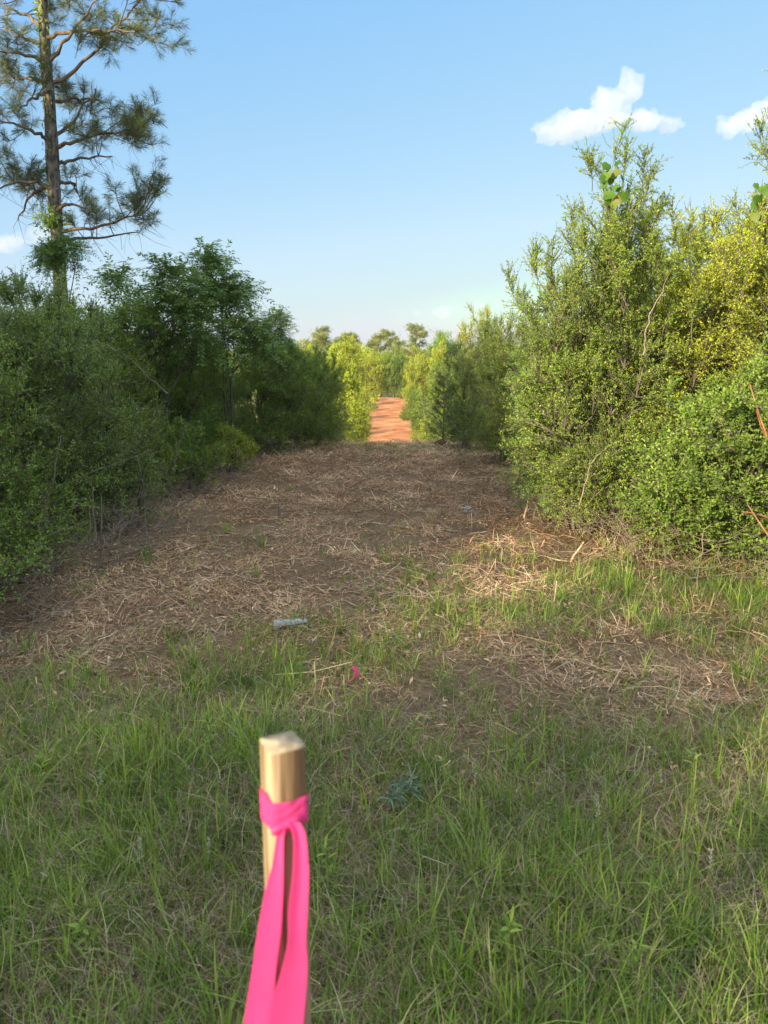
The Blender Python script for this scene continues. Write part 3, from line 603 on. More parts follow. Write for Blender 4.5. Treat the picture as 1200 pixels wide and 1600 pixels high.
# vine climbing the pine trunk
vg = Geo(); vw = Geo()
P, N = [], []
for i in range(900):
    u = rng.choice([rng.uniform(0, .85), rng.normal(.27, .012), rng.uniform(.5, .95)]); q = np.array([np.interp(u * 59, np.arange(60), trf[:, j]) for j in range(3)])
    a = rng.normal(-2.2, .9); rr = np.interp(u * 59, np.arange(60), twf_) + abs(rng.normal(0, .035 if abs(u - .27) > .03 else .2)); P.append(q + np.array([math.cos(a) * rr, math.sin(a) * rr, rng.normal(0, .05)])); N.append([math.cos(a), math.sin(a), .4])
P = np.array(P); N = np.array(N); vine = empty('climbing_vine', foot, 0, 'leafy green vine climbing the trunk of the tall pine', 'vine')
vg.add(*leaves(P, unit(rng.normal(0, .5, P.shape) + np.array([0, 0, -.6])), N + rng.normal(0, .4, N.shape), rng.uniform(.06, .12, len(P)), rng.uniform(.03, .06, len(P)), .15, True)); vg.build('leaves', M['fresh'], vine)
a = np.linspace(0, 9, 60); off = np.stack([np.cos(a) * (twf_ + .008), np.sin(a) * (twf_ + .008), a * 0], -1)
vw.add(*tubes((trf + off)[None], np.full((1, 60), .008), 5)); vw.build('stem', M['twig'], vine)
# leafy collar of a sapling around the trunk at the thicket top
cg = shrub_geo([(0, 0, 2.0, .48, .4, .35)], nstem=2, n2=8, n3=40, ntw=130, lpt=4, leaf=(.075, .026), rad=.02, kind='pinnate', twig_len=.25, base_r=.1)
q = at(97, 395, 17.0); plant('leafy_sapling', (q[0], q[1], q[2] - 2.05), cg, 'saplingleaf', 'round leafy tuft of a sapling in front of the pine trunk', 'sapling')

# small pine at the crest, right
def small_pine(h, r, nlev, tuft=14, L=.16, W=.004):
    wd, nl = Geo(), Geo(); wd.add(*tubes(np.array([[[0, 0, -.05], [.02, 0, h * .5], [0, .02, h]]]), np.array([[.03, .018, .005]]) * h / 2.2, 7)); P, D = [], []
    for i in range(nlev):
        z = h * (.12 + .86 * i / nlev); rr = r * (1 - .75 * i / nlev)
        for j in range(5):
            a = rng.uniform(0, 6.28); e = np.array([math.cos(a) * rr, math.sin(a) * rr, z + rr * .75]); s0 = np.array([0, 0, z]); c = bez(s0, s0 * .5 + e * .5 - np.array([0, 0, .1 * rr]), e, 5)
            wd.add(*tubes(c[None], np.linspace(.008, .003, 5)[None], 4))
            for q, d in ((c[4], unit(c[4] - c[3] + [0, 0, .1])), (c[3], unit(c[4] - c[2] + [0, 0, .1])), (c[2], unit(c[3] - c[1]))): P.append(q); D.append(d)
    P.append([0, 0, h]); D.append([0, 0, 1]); nl.add(*needle_tufts(np.array(P, float), np.array(D, float), tuft, L, W, .45)); return wd, nl
spn = plant('young_pine', (1.35, 17.6), small_pine(1.75, .42, 9, 26, .17, .004), 'needle', 'small shaded young pine at the crest on the right of the red lane', 'tree', fol='needles', woodm='limb')

# ------------------------------------------------------------------ far slope and woods
fA = shrub_geo([(0, 0, 1.5, 1.3, 1.3, 1.4), (.2, 0, 2.7, .8, .8, .8), (-.7, 0, 1.9, .7, .8, .9)], nstem=6, n2=50, n3=420, ntw=3400, lpt=8, leaf=(.075, .04), rad=.035, shoots=70, shoot_len=.7, twig_len=.3, sc=2)
fAo = plant('sunlit_shrub', (-1.9, 31), fA, 'yellow', 'bright yellow green sunlit shrub past the crest, left of the red lane', 'shrub', scale=(1.0, 1.0, 1.15))
fB = shrub_geo([(0, 0, 1.2, 1.2, 1.2, 1.2), (.5, 0, 1.7, .7, .8, .9)], nstem=8, n2=50, n3=420, ntw=3200, lpt=8, leaf=(.07, .035), rad=.03, shoots=60, shoot_len=.6, twig_len=.3, sc=2)
again(fAo, (3.3, 40), 2, 1.15, 'olive sunlit shrub right of the red lane, half behind the young pine', mat='yaupon')
fBo = plant('sunlit_shrub', (-1.9, 37), fB, 'yellow', 'second yellow shrub left of the red lane, just behind the brightest one', 'shrub')
G1 = 'sunlit shrubs flanking the far red lane'
for i, (x, y, s) in enumerate([(-2.2, 44, .38), (-2.1, 50, .36), (-2.0, 58, .36), (-2.0, 66, .4), (-1.9, 74, .45), (2.7, 60, .6), (2.6, 68, .6), (2.5, 76, .65), (3.1, 53, .6), (3.2, 47, .6), (5.8, 47, 1.1), (6.2, 55, 1.0), (6.6, 62, 1.1), (6.0, 71, 1.2), (5.8, 80, 1.1),
                               (-5.5, 38, .5), (-6, 47, .5), (-7, 60, .55), (-7, 76, .8), (7.5, 36, 1.2), (9, 46, 1.3), (10, 57, 1.3), (9.5, 68, 1.2), (10, 80, 1.3), (5.2, 33, 1.1), (6, 26, 1.0),
                               (14, 42, 1.4), (15, 62, 1.4), (11, 30, 1.3), (8, 21, 1.1), (-7, 23, .75)]):
    again([fAo, fBo][i % 2], (x, y), rng.uniform(0, 6.28), (s, s, s * rng.uniform(.85, 1.15)), 'sunlit yellow green shrub among those flanking the far red lane', G1, mat=['yellow', 'yaupon', 'fresh', 'yellow'][i % 4])
G9 = 'small weeds growing on the far red lane'
for i in range(26):
    y_ = rng.uniform(34, 84); sd_ = rng.choice([-1, 1]); s_ = rng.uniform(.5, 1.3)
    again(loo, (.5 + sd_ * abs(rng.normal(1.75, .35)), y_), rng.uniform(0, 6.28), (s_ * 1.3, s_ * 1.3, s_), 'small weed clump growing at the verge of the far red lane', G9, cat='weed', mat=['yellow', 'yaupon'][i % 2])
G2 = 'sunlit bushes closing the far end of the red lane'
for i, x in enumerate([-9, -6.5, -3.8, -1.2, 1.2, 3.8, 6.2, 9, 12]):
    again([fAo, fBo][i % 2], (x, 88 + rng.uniform(-1, 2)), rng.uniform(0, 6.28), np.array([1, 1, 1.28]) * rng.uniform(1.05, 1.35), 'sunlit bush in the row closing the far end of the red lane', G2, mat=['yellow', 'fresh', 'yellow'][i % 3])

def tree_geo(h, r, trunk_frac=.45, nl=9, ntw=2600, leaf=(.2, .12), lpt=7, rad=.16):
    lobes = []
    for i in range(nl):
        a = rng.uniform(0, 6.28); z = h * (trunk_frac + (1 - trunk_frac) * (.15 + .75 * i / nl)); rr = r * (1 - .55 * i / nl)
        lobes.append((math.cos(a) * rr * .6, math.sin(a) * rr * .6, z, rr * .6, rr * .6, h * .11))
    lobes.append((0, 0, h * .9, r * .4, r * .4, h * .09))
    wood, lf = Geo(), Geo()
    t = np.linspace(0, 1, 10); tp = np.stack([np.sin(t * 3) * .02 * h, np.cos(t * 2.3) * .015 * h, t * h * .93 - .2], -1)
    wood.add(*tubes(tp[None], (rad * (1 - t * .85))[None], 8))
    q = sample_lobes(lobes, 26, .7, .7); b = connect(tp[3:], q, 1.2, 7, .06); wood.add(*tubes(b, rad * .3 * np.linspace(1, .3, 7)[None], 5))
    q = sample_lobes(lobes, 260, .5, 1); b3 = connect(b[:, 2:].reshape(-1, 3), q, .6, 5, .1); wood.add(*tubes(b3, rad * .1 * np.linspace(1, .3, 5)[None], 4))
    k = rng.integers(0, 260, ntw); p0 = b3[k, rng.integers(2, 5, ntw)]; c = rng.normal(0, .32, (ntw, 3)) * np.array([1, 1, .6]) + p0
    n = ntw * lpt; i = np.repeat(np.arange(ntw), lpt); pp = c[i] + rng.normal(0, .17, (n, 3))
    lf.add(*leaves(pp, rng.normal(0, 1, (n, 3)), rng.normal(0, .8, (n, 3)) + [0, 0, .4], rng.uniform(.6, 1.1, n) * leaf[0], rng.uniform(.7, 1.1, n) * leaf[1], .1, False, np.clip(rng.random(ntw)[i] * .6 + rng.random(n) * .4, 0, 1)))
    return wood, lf
def farpine_geo(h, r):
    wood, lf = Geo(), Geo(); t = np.linspace(0, 1, 9); tp = np.stack([np.sin(t * 2) * .02 * h, t * 0, t * h - .2], -1); wood.add(*tubes(tp[None], (.17 * (1 - t * .85))[None], 7)); P = []
    for i in range(44):
        u = rng.uniform(.42, .99); a = rng.uniform(0, 6.28); rr = r * (1.25 - u) * 1.5 * rng.uniform(.6, 1.1); s0 = np.array([0.02 * h * math.sin(2 * u), 0, u * h]); e = s0 + np.array([math.cos(a) * rr, math.sin(a) * rr, rr * .35])
        c = bez(s0, (s0 + e) / 2 - [0, 0, .1], e, 6); wood.add(*tubes(c[None], np.linspace(.05, .015, 6)[None], 4))
        for s in (2, 3, 4, 5, 5): P += [c[s] + rng.normal(0, .28, 3) * [1, 1, .6] for _ in range(7)]
    P = np.array(P); D = unit(rng.normal(0, .7, P.shape) + [0, 0, .6]); lf.add(*needle_tufts(P, D, 16, .28, .028, .9)); return wood, lf

d1 = tree_geo(11, 3.2, .3); d2 = tree_geo(9.5, 3.0, .25, 10, 2600); p1 = farpine_geo(12.5, 2.6); p2 = farpine_geo(11, 2.2)
G3, G4 = 'broadleaf trees of the distant wood', 'pines of the distant wood'
o1 = plant('broadleaf_tree', (8.4, 112), d1, 'fresh', 'broadleaf tree in the distant wood beyond the red lane', 'tree', G3, wod='trunk', fol='crown', woodm='limb')
o2 = plant('broadleaf_tree', (-3.5, 116), d2, 'yellow', 'broadleaf tree in the distant wood beyond the red lane', 'tree', G3, wod='trunk', fol='crown', woodm='limb')
def fix(o):
    return o
op1 = plant('pine_tree', (4.0, 104), p1, 'farpine', 'tallest of the distant pines, bare trunk showing above the end of the red lane', 'tree', scale=.84, wod='trunk', fol='crown', woodm='limb')
op2 = plant('pine_tree', (-6, 120), p2, 'farpine', 'pine in the distant wood along the horizon', 'tree', G4, wod='trunk', fol='crown', woodm='limb')
def tree_again(src, loc, rz, s, label, group, mat=None):
    c = again(src, loc, rz, s, label, group)
    if mat:
        for ch in [x for x in C.objects if x.parent == c and x.name.startswith('crown')]:
            ch.material_slots[0].link = 'OBJECT'; ch.material_slots[0].material = M[mat]
    return c
r2 = np.random.default_rng(5)
for row, (yy, n, s0) in enumerate([(104, 14, .58), (112, 16, .72), (122, 18, .82), (131, 19, .89), (142, 20, .96), (155, 22, 1.02), (175, 22, 1.1)]):
    for i in range(n):
        x = -36 + 76 * (i + r2.uniform(.2, .8)) / n * (1 + row * .0) ; y = yy + r2.uniform(-5, 5); k = r2.integers(0, 5); s = s0 * r2.uniform(.82, 1.1)
        if abs(x - 4) < 3 and row == 0: s *= .7
        if k < 3: tree_again([o1, o2][k % 2], (x, y), r2.uniform(0, 6.28), (s, s, s), 'broadleaf tree in the distant wood beyond the red lane', G3, ['fresh', 'yellow', 'yaupon', 'fresh'][r2.integers(0, 4)])
        else: tree_again(op2 if k == 3 else op1, (x, y), r2.uniform(0, 6.28), (s, s, s), 'pine in the distant wood along the horizon', G4)

# woodland edge left of and behind the camera: it throws the evening shade
G5 = 'trees of the wood edge out of frame on the left'
LB = 'broadleaf tree of the wood edge out of frame, shading the track'
for i in range(15):
    y = -40 + 45 * (i + .5) / 15; x = -21 + r2.uniform(-2, 1.5); s = np.interp(y, [-40, -23, -16, -4, 4], [.90, .92, 1.0, 1.3, 1.45]) * r2.uniform(.95, 1.05) * (.975 if i == 6 else 1)
    tree_again([o1, o2][i % 2], (x, y), r2.uniform(0, 6.28), (s * 1.1, s * 1.1, s), LB, G5, 'dark')
for i in range(13):
    y = -42 + 40 * (i + .5) / 13; s = .9 * r2.uniform(.9, 1.05)
    tree_again([o2, o1][i % 2], (-26 + r2.uniform(-1.5, 1.5), y), r2.uniform(0, 6.28), (s * 1.15, s * 1.15, s), LB, G5, 'dark')

for x_, y_, s_ in [(-16, -12, .66), (-17, -16, .70), (-15.5, -8, .80), (-14.5, -19, .62), (-16, -23, .62)]:  # extra unseen trees added to close low sun gaps over the track
    tree_again(o1, (x_, y_), r2.uniform(0, 6.28), (s_ * 1.3, s_ * 1.3, s_), LB, G5, 'dark')
for i in range(12):  # unseen row added behind to stop sun leaking through the thin crowns
    y = -44 + 40 * (i + .5) / 12; s = 1.0 * r2.uniform(.9, 1.05)
    tree_again([o2, o1][i % 2], (-31 + r2.uniform(-1.5, 1.5), y), r2.uniform(0, 6.28), (s * 1.25, s * 1.25, s), LB, G5, 'dark')

# ------------------------------------------------------------------ survey stake and tape
def stake_mat():
    m, t, o = newmat('planed_pine')
    g = t.nodes.new('ShaderNodeTexCoord'); mp = t.nodes.new('ShaderNodeMapping'); mp.inputs['Scale'].default_value = (1, 1, .035); t.links.new(g.outputs['Object'], mp.inputs[0])
    n = t.nodes.new('ShaderNodeTexNoise'); n.inputs['Scale'].default_value = 90; n.inputs['Detail'].default_value = 3; n.inputs['Distortion'].default_value = .3; t.links.new(mp.outputs[0], n.inputs['Vector'])
    r = ramp(t, [(.36, (.15, .09, .045)), (.46, (.27, .18, .10)), (.55, (.38, .28, .175)), (.68, (.46, .37, .255))]); t.links.new(n.outputs[0], r.inputs[0])
    p = t.nodes.new('ShaderNodeBsdfPrincipled'); p.inputs['Roughness'].default_value = .65; p.inputs['Specular IOR Level'].default_value = .3
    t.links.new(r.outputs[0], p.inputs['Base Color']); t.links.new(p.outputs[0], o.inputs[0]); return m
M['stake'] = stake_mat()
M['endgrain'] = wood_mat('stake_end_grain', (.28, .22, .15), (.44, .36, .26), 60, stretch=(1, 1, 1), bump=.2)
YAW = R(28); SW = .038; stc = at(441, 1160, .75); sh = stc[2]; gz = float(height(stc[0], stc[1]))
stake = empty('survey_stake', (stc[0], stc[1], gz), YAW, 'square wooden survey stake in the foreground with pink tape tied around it', 'stake')
H = sh - gz; hw = SW / 2; c = .0015
ring = np.array([(-hw + c, -hw), (hw - c, -hw), (hw, -hw + c), (hw, hw - c), (hw - c, hw), (-hw + c, hw), (-hw, hw - c), (-hw, -hw + c)])
zs = [-.28, -.08, 0, H * .5, H - .0015]; sc_ = [.08, .75, 1, 1, 1]
V = np.concatenate([np.column_stack([ring * s, np.full(8, z)]) for s, z in zip(sc_, zs)]); idx = np.arange(40).reshape(5, 8)
F = np.stack([idx[:-1], np.roll(idx[:-1], -1, 1), np.roll(idx[1:], -1, 1), idx[1:]], -1).reshape(-1, 4)
Geo().add(V, F).build('shaft', M['stake'], stake)
# sawn top with slightly ragged rim
rr = np.concatenate([np.column_stack([ring, np.full(8, H - .0015)]), np.column_stack([ring * .99 + rng.normal(0, .0003, ring.shape), np.full(8, H + .0012) + rng.normal(0, .0005, 8)]), [[0, 0, H + .0011]]])
i = np.arange(8); g = Geo().add(rr, np.stack([i, (i + 1) % 8, (i + 1) % 8 + 8, i + 8], -1)); g.f.append((np.stack([i + 8, (i + 1) % 8 + 8, np.full(8, 16)], -1), np.zeros(8))); g.build('sawn_top', M['endgrain'], stake)

def tape_mat():
    m, t, o = newmat('pink_flagging_film')
    p = t.nodes.new('ShaderNodeBsdfPrincipled'); p.inputs['Base Color'].default_value = (1.0, .12, .42, 1); p.inputs['Roughness'].default_value = .38; p.inputs['Specular IOR Level'].default_value = .35
    n = t.nodes.new('ShaderNodeTexNoise'); n.inputs['Scale'].default_value = 25; g = t.nodes.new('ShaderNodeTexCoord'); t.links.new(g.outputs['Object'], n.inputs['Vector'])
    b = t.nodes.new('ShaderNodeBump'); b.inputs['Strength'].default_value = .25; b.inputs['Distance'].default_value = .01; t.links.new(n.outputs[0], b.inputs['Height']); t.links.new(b.outputs[0], p.inputs['Normal'])
    tr = t.nodes.new('ShaderNodeBsdfTranslucent'); tr.inputs[0].default_value = (1, .15, .46, 1); mx = t.nodes.new('ShaderNodeMixShader'); mx.inputs[0].default_value = .45
    t.links.new(p.outputs[0], mx.inputs[1]); t.links.new(tr.outputs[0], mx.inputs[2]); t.links.new(mx.outputs[0], o.inputs[0]); return m
M['tape'] = tape_mat()
tape = empty('flagging_tape', (stc[0], stc[1], gz), YAW, 'bright pink flagging tape knotted round the wooden stake with two hanging tails', 'tape')
bottle_scale = .85
def surf(name, G, parent, thick=.0006):
    G = np.asarray(G, float); a, b, _ = G.shape; idx = np.arange(a * b).reshape(a, b)
    F = np.stack([idx[:-1, :-1], idx[:-1, 1:], idx[1:, 1:], idx[1:, :-1]], -1).reshape(-1, 4)
    o = Geo().add(G.reshape(-1, 3), F).build(name, M['tape'], parent, smooth=True)
    s = o.modifiers.new('thickness', 'SOLIDIFY'); s.thickness = thick; s.offset = 0
    u = o.modifiers.new('smooth', 'SUBSURF'); u.levels = 1; u.render_levels = 1
    return o
rot = Matrix.Rotation(-YAW, 3, 'Z')
def loc_(px, py, Y):                    # world -> stake-local
    q = Vector(at(px, py, Y)) - Vector((stc[0], stc[1], gz)); return np.array(rot @ q)
# band round the stake: follows the square section, gathered towards the knot
hb = hw + .0016; N_ = 48; G = []
for j in range(9):
    v = j / 8; row = []
    for i in range(N_ + 1):
        a = -math.pi * .75 + 2 * math.pi * i / N_; ca, sa = math.cos(a), math.sin(a); m_ = max(abs(ca), abs(sa)); rad_ = hb / m_; rad_ = min(rad_, hb * 1.33)
        gather = math.exp(-(((a + math.pi * .5) / .42) ** 2))
        topz = H - .056 + .006 * math.exp(-(((a + math.pi) % (2 * math.pi)) / .7) ** 2); botz = H - .090 - .004 * math.sin(a)
        zz = topz + (botz - topz) * v; zz = zz * (1 - .35 * gather * v) + (H - .082) * .35 * gather * v
        pl = .0024 * math.sin(v * 9 + a * 3) * (.4 + gather)
        row.append((ca * (rad_ + abs(pl)), sa * (rad_ + abs(pl)), zz))
    G.append(row)
surf('band', G, tape)
# knot
kc = loc_(447, 1291, stc[1] - hw - .004)
G = []
for i in range(17):
    a = 2 * math.pi * i / 16; row = []
    for j in range(13):
        b = 2 * math.pi * j / 12; rr_ = .0048 + .0012 * math.sin(3 * a + b); row.append(kc + np.array([math.cos(a) * (.0125) + math.cos(a) * math.cos(b) * rr_, -.001 + .5 * math.sin(b) * rr_ - .003 * math.sin(a), math.sin(a) * .0050 + math.sin(a) * math.cos(b) * rr_ * .9 + .003 * math.cos(a)]))
    G.append(row)
surf('knot', G, tape)
def tail(rows, amp, seed, dz=0):
    """rows: (py, left px, right px, depth offset); cross-section folded"""
    rr = np.array(rows, float); ys = np.linspace(rr[0, 0], rr[-1, 0], 46); G = []; r_ = np.random.default_rng(seed); ph = r_.uniform(0, 6.28)
    for y in ys:
        l, r, d = (np.interp(y, rr[:, 0], rr[:, k]) for k in (1, 2, 3)); row = []
        u = (y - ys[0]) / (ys[-1] - ys[0])
        for j in range(13):
            s = j / 12; px = l + (r - l) * s; dep = stc[1] - hw * 1.45 + d - amp * math.sin(s * math.pi * (1.3 + .5 * math.sin(u * 5 + ph)) + ph + u * 2.5) * (.5 + .5 * u) - dz
            row.append(loc_(px, y, dep))
        G.append(row)
    return G
surf('tail', tail([(1292, 438, 446, 0), (1310, 431, 443, .0), (1350, 426, 443, -.003), (1390, 414, 443, -.004), (1450, 403, 440, -.006), (1520, 393, 431, -.008), (1600, 380, 424, -.01), (1760, 366, 430, -.015), (1900, 360, 432, -.015)], .0035, 1), tape)
surf('tail', tail([(1284, 448, 468, -.001), (1296, 456, 476, -.003), (1320, 459, 480, -.004), (1370, 457, 483, -.004), (1420, 450, 481, -.006), (1470, 450, 478, -.008), (1510, 442, 481, -.010), (1560, 426, 478, -.012), (1600, 418, 474, -.013), (1760, 400, 470, -.016), (1860, 398, 466, -.016)], .004, 2, .002), tape)

# ------------------------------------------------------------------ small things on the ground
def on(px, py):
    b = (800 - py) / 1200; a = (px - 600) / 1200; d = np.array([a, math.cos(PITCH) + b * math.sin(PITCH), -math.sin(PITCH) + b * math.cos(PITCH)])
    t = 1.6 / -d[2]; x, y = d[0] * t, d[1] * t; return np.array([x, y, float(height(x, y))])
def stick(name, p, q, r0, label, cat, mat='splinter', n=7, wob=.02, sides=6, group=None, lift=.012):
    P = np.linspace(p, q, n); P[1:-1] += rng.normal(0, wob, (n - 2, 3)) * np.linalg.norm(q - p); P[:, 2] += lift
    V, F, r = tubes((P - P[0])[None], (r0 * np.interp(np.linspace(0, 1, n), [0, .15, .7, 1], [.5, 1, .8, .25]))[None], sides)
    o = Geo().add(V, F, r).build(name, M[mat]); o.location = P[0]; return tag(o, label, cat, group)
stick('wood_splinter', on(288, 868), on(313, 858), .012, 'short pale wood splinter on the mulch at the left, above the longer one', 'wood piece')
stick('wood_splinter', on(296, 876), on(345, 871), .012, 'longer pale wood splinter lying flat on the mulch at the left', 'wood piece')
stick('fallen_branch', on(-10, 1153), on(100, 1108), .012, 'bare fallen branch lying in the grass at the left edge', 'branch', 'deadtwig', 9, .03)
stick('fallen_branch', on(60, 1596), on(140, 1560), .005, 'thin pale twig in the grass at the bottom left corner', 'branch', 'deadtwig', 9, .03)
def stub(px, py, h, lean, r, label, mat='splinter'):
    p = on(px, py); q = p + np.array([lean, .02, h]); return stick('cut_stub', p - [0, 0, .03], q, r, label, 'stub', mat, 6, .01, 6, None, 0)
stub(818, 812, .26, .06, .012, 'upright pale cut stub at the foot of the right shrubs')
stub(888, 878, .16, .12, .012, 'leaning pale cut stub in front of the right shrubs')
stub(437, 812, .16, -.01, .014, 'short split stub standing in the middle of the mulched track', 'deadtwig')
stub(150, 870, .62, .0, .011, 'upright brown stem stub at the foot of the left thicket', 'deadtwig')
stub(158, 866, .5, .03, .008, 'thinner stem stub beside the upright brown one at the left thicket', 'deadtwig')
stub(728, 690, .5, -.05, .018, 'pale broken sapling trunk on the right by the crest')
stub(690, 812, .12, .0, .010, 'dark short stub near the white litter', 'deadtwig')
stub(757, 770, .3, -.02, .006, 'thin reed stub at the right side of the track', 'deadtwig')
stub(385, 865, .14, .02, .006, 'tiny thin stub left of the track middle', 'deadtwig')
G6 = 'pale wood splinters strewn over the mulch'
for i in range(150):
    px, py = rng.uniform(150, 900), rng.uniform(735, 960)
    p = on(px, py)
    if not (lane_l(p[1]) < p[0] < lane_r(p[1]) + .4): continue
    a = rng.uniform(0, 3.14); L_ = rng.uniform(.05, .26); q = p + np.array([math.cos(a) * L_, math.sin(a) * L_, rng.uniform(0, .03)])
    stick('wood_splinter', p, q, rng.uniform(.002, .0075), 'pale wood splinter among those strewn over the mulch', 'wood piece', 'splinter', 5, .02, 5, G6)

# crushed clear plastic bottle
mB, tB, oB = newmat('clear_crumpled_plastic'); pB = tB.nodes.new('ShaderNodeBsdfPrincipled'); pB.inputs['Base Color'].default_value = (.75, .82, .85, 1); pB.inputs['Roughness'].default_value = .12
pB.inputs['Transmission Weight'].default_value = .55; pB.inputs['IOR'].default_value = 1.25; tB.links.new(pB.outputs[0], oB.inputs[0]); M['plastic'] = mB
mW, tW, oW = newmat('white_film'); pW = tW.nodes.new('ShaderNodeBsdfPrincipled'); pW.inputs['Base Color'].default_value = (.5, .5, .51, 1); pW.inputs['Roughness'].default_value = .4; tW.links.new(pW.outputs[0], oW.inputs[0]); M['white'] = mW
b = on(452, 992); bottle = empty('plastic_bottle', b + [0, 0, .03], R(12), 'crushed clear plastic bottle lying in the grass left of the middle', 'bottle', scale=bottle_scale)
prof = [(-.105, .008), (-.104, .026), (-.095, .031), (-.06, .031), (-.055, .028), (-.03, .031), (0, .029), (.03, .031), (.06, .029), (.085, .018), (.095, .0125), (.115, .0125)]
V = []; S = 20
for i, (x, r) in enumerate(prof):
    for j in range(S):
        a = 2 * math.pi * j / S; cr = 1 - .28 * (abs(x) < .085) * abs(math.sin(a * 2.5 + x * 55)); V.append((x, math.cos(a) * r * cr * 1.1, math.sin(a) * r * cr * .78 - .004 * math.sin(x * 60)))
V = np.array(V); V[S * 2:S * 9] += rng.normal(0, .002, (S * 7, 3)); idx = np.arange(len(prof) * S).reshape(-1, S)
F = np.stack([idx[:-1], np.roll(idx[:-1], -1, 1), np.roll(idx[1:], -1, 1), idx[1:]], -1).reshape(-1, 4); Geo().add(V, F).build('bottle_body', M['plastic'], bottle)
V, F, r = tubes(np.array([[[.108, 0, 0], [.112, 0, 0], [.124, 0, 0], [.125, 0, 0]]]), np.array([[.001, .0145, .0145, .001]]), 14); Geo().add(V, F, r).build('cap', M['white'], bottle)
def crumple(name, px, py, size, mat, label, cat, flat=.45):
    p = on(px, py); import bmesh
    bm = bmesh.new(); bmesh.ops.create_icosphere(bm, subdivisions=3, radius=1)
    for v in bm.verts:
        f = 1 + .35 * math.sin(v.co.x * 5 + v.co.y * 3) * math.cos(v.co.z * 6 + v.co.y * 4) + random.uniform(-.14, .14); v.co = Vector((v.co.x * f * size, v.co.y * f * size * .6, v.co.z * f * size * flat))
    me = bpy.data.meshes.new(name); bm.to_mesh(me); bm.free(); me.materials.append(M[mat]); o = bpy.data.objects.new(name, me); C.objects.link(o); o.location = p + [0, 0, size * flat * .7]
    return tag(o, label, cat)
crumple('plastic_litter', 729, 800, .055, 'white', 'crumpled white plastic litter on the track near the right shrubs', 'litter')
crumple('paper_scrap', 690, 888, .028, 'white', 'small grey scrap in the grass patch in the track middle', 'litter', .3)
crumple('red_clod', 688, 690, .11, 'splinter', 'dark reddish root clod on the crest beside the young pine', 'clod', .6).active_material = wood_mat('red_brown_clod', (.06, .03, .02), (.2, .09, .06), 6)
# pink ribbon scrap in the grass
p = on(551, 1082); G = []
for i in range(18):
    u = i / 17; c = p + np.array([.02 * math.sin(u * 5), .03 * u, .10 * (1 - u) ** 1.2 + .01]); G.append([c + np.array([s * .009 * (1 - .4 * u), s * .004, .006 * math.sin(u * 9 + s)]) for s in (-1, -.3, .3, 1)])
so = surf('ribbon_scrap', G, None); tag(so, 'small pink ribbon scrap in the grass behind the stake, right of the bottle', 'ribbon')

# pale flower stalks in the grass
G7 = 'pale thin flower stalks standing in the grass'
fs = empty('flower_stalk', on(222, 1440), 0, 'pale thin flower stalk with a fuzzy head standing in the grass', 'weed', G7)
c = np.array([[0, 0, 0], [.01, .0, .12], [.005, .01, .25]]); M['pale'] = leaf_mat('pale_flower', [(0, (.32, .32, .22)), (1, (.7, .68, .56))], trans=.2, tint=(1, 1, .9))
Geo().add(*tubes(c[None], np.array([[.0016, .0013, .001]]), 5)).build('stem', M['grass'], fs)
n = 60; u = rng.random(n); pp = np.stack([.005 + rng.normal(0, .002, n), .01 + rng.normal(0, .002, n), .2 + .075 * u], -1); Geo().add(*leaves(pp, rng.normal(0, 1, (n, 3)) + [0, 0, .8], rng.normal(0, 1, (n, 3)), .009, .004)).build('flower_head', M['pale'], fs)
for px, py in [(318, 1400), (937, 1385), (1040, 1290), (1113, 1450), (748, 1290), (170, 1290), (8, 1470)]:
    k = copy_tree(fs); k.location = on(px, py); k.rotation_euler = (rng.normal(0, .08), rng.normal(0, .1), rng.uniform(0, 6.28)); s = rng.uniform(.7, 1.15); k.scale = (s, s, s)

# silvery weed right of the stake
w0 = on(612, 1268); wt = empty('silvery_weed', w0, 0, 'blue green silvery weed with narrow leaves in the grass right of the stake', 'weed')
M['silver'] = leaf_mat('silvery_leaf', [(0, (.15, .23, .15)), (1, (.32, .40, .29))], trans=.25, tint=(1, 1.1, .9))
lg, sgm = Geo(), Geo()
for i in range(7):
    a = rng.uniform(0, 6.28); e = np.array([math.cos(a) * .07, math.sin(a) * .07, rng.uniform(.08, .15)]); c = bez(np.zeros(3), np.array([0, 0, e[2] * .7]), e, 6); sgm.add(*tubes(c[None], np.full((1, 6), .0013), 4)); q = c[rng.integers(2, 6, 16)]
    lg.add(*leaves(q, rng.normal(0, 1, (16, 3)) + [0, 0, .15], np.tile([0, 0, 1.], (16, 1)) + rng.normal(0, .2, (16, 3)), rng.uniform(.035, .07, 16), .007, .15, True))
sgm.build('stem', M['silver'], wt); lg.build('leaves', M['silver'], wt)
G8 = 'small broad-leaved weeds scattered in the grass'
bw = None
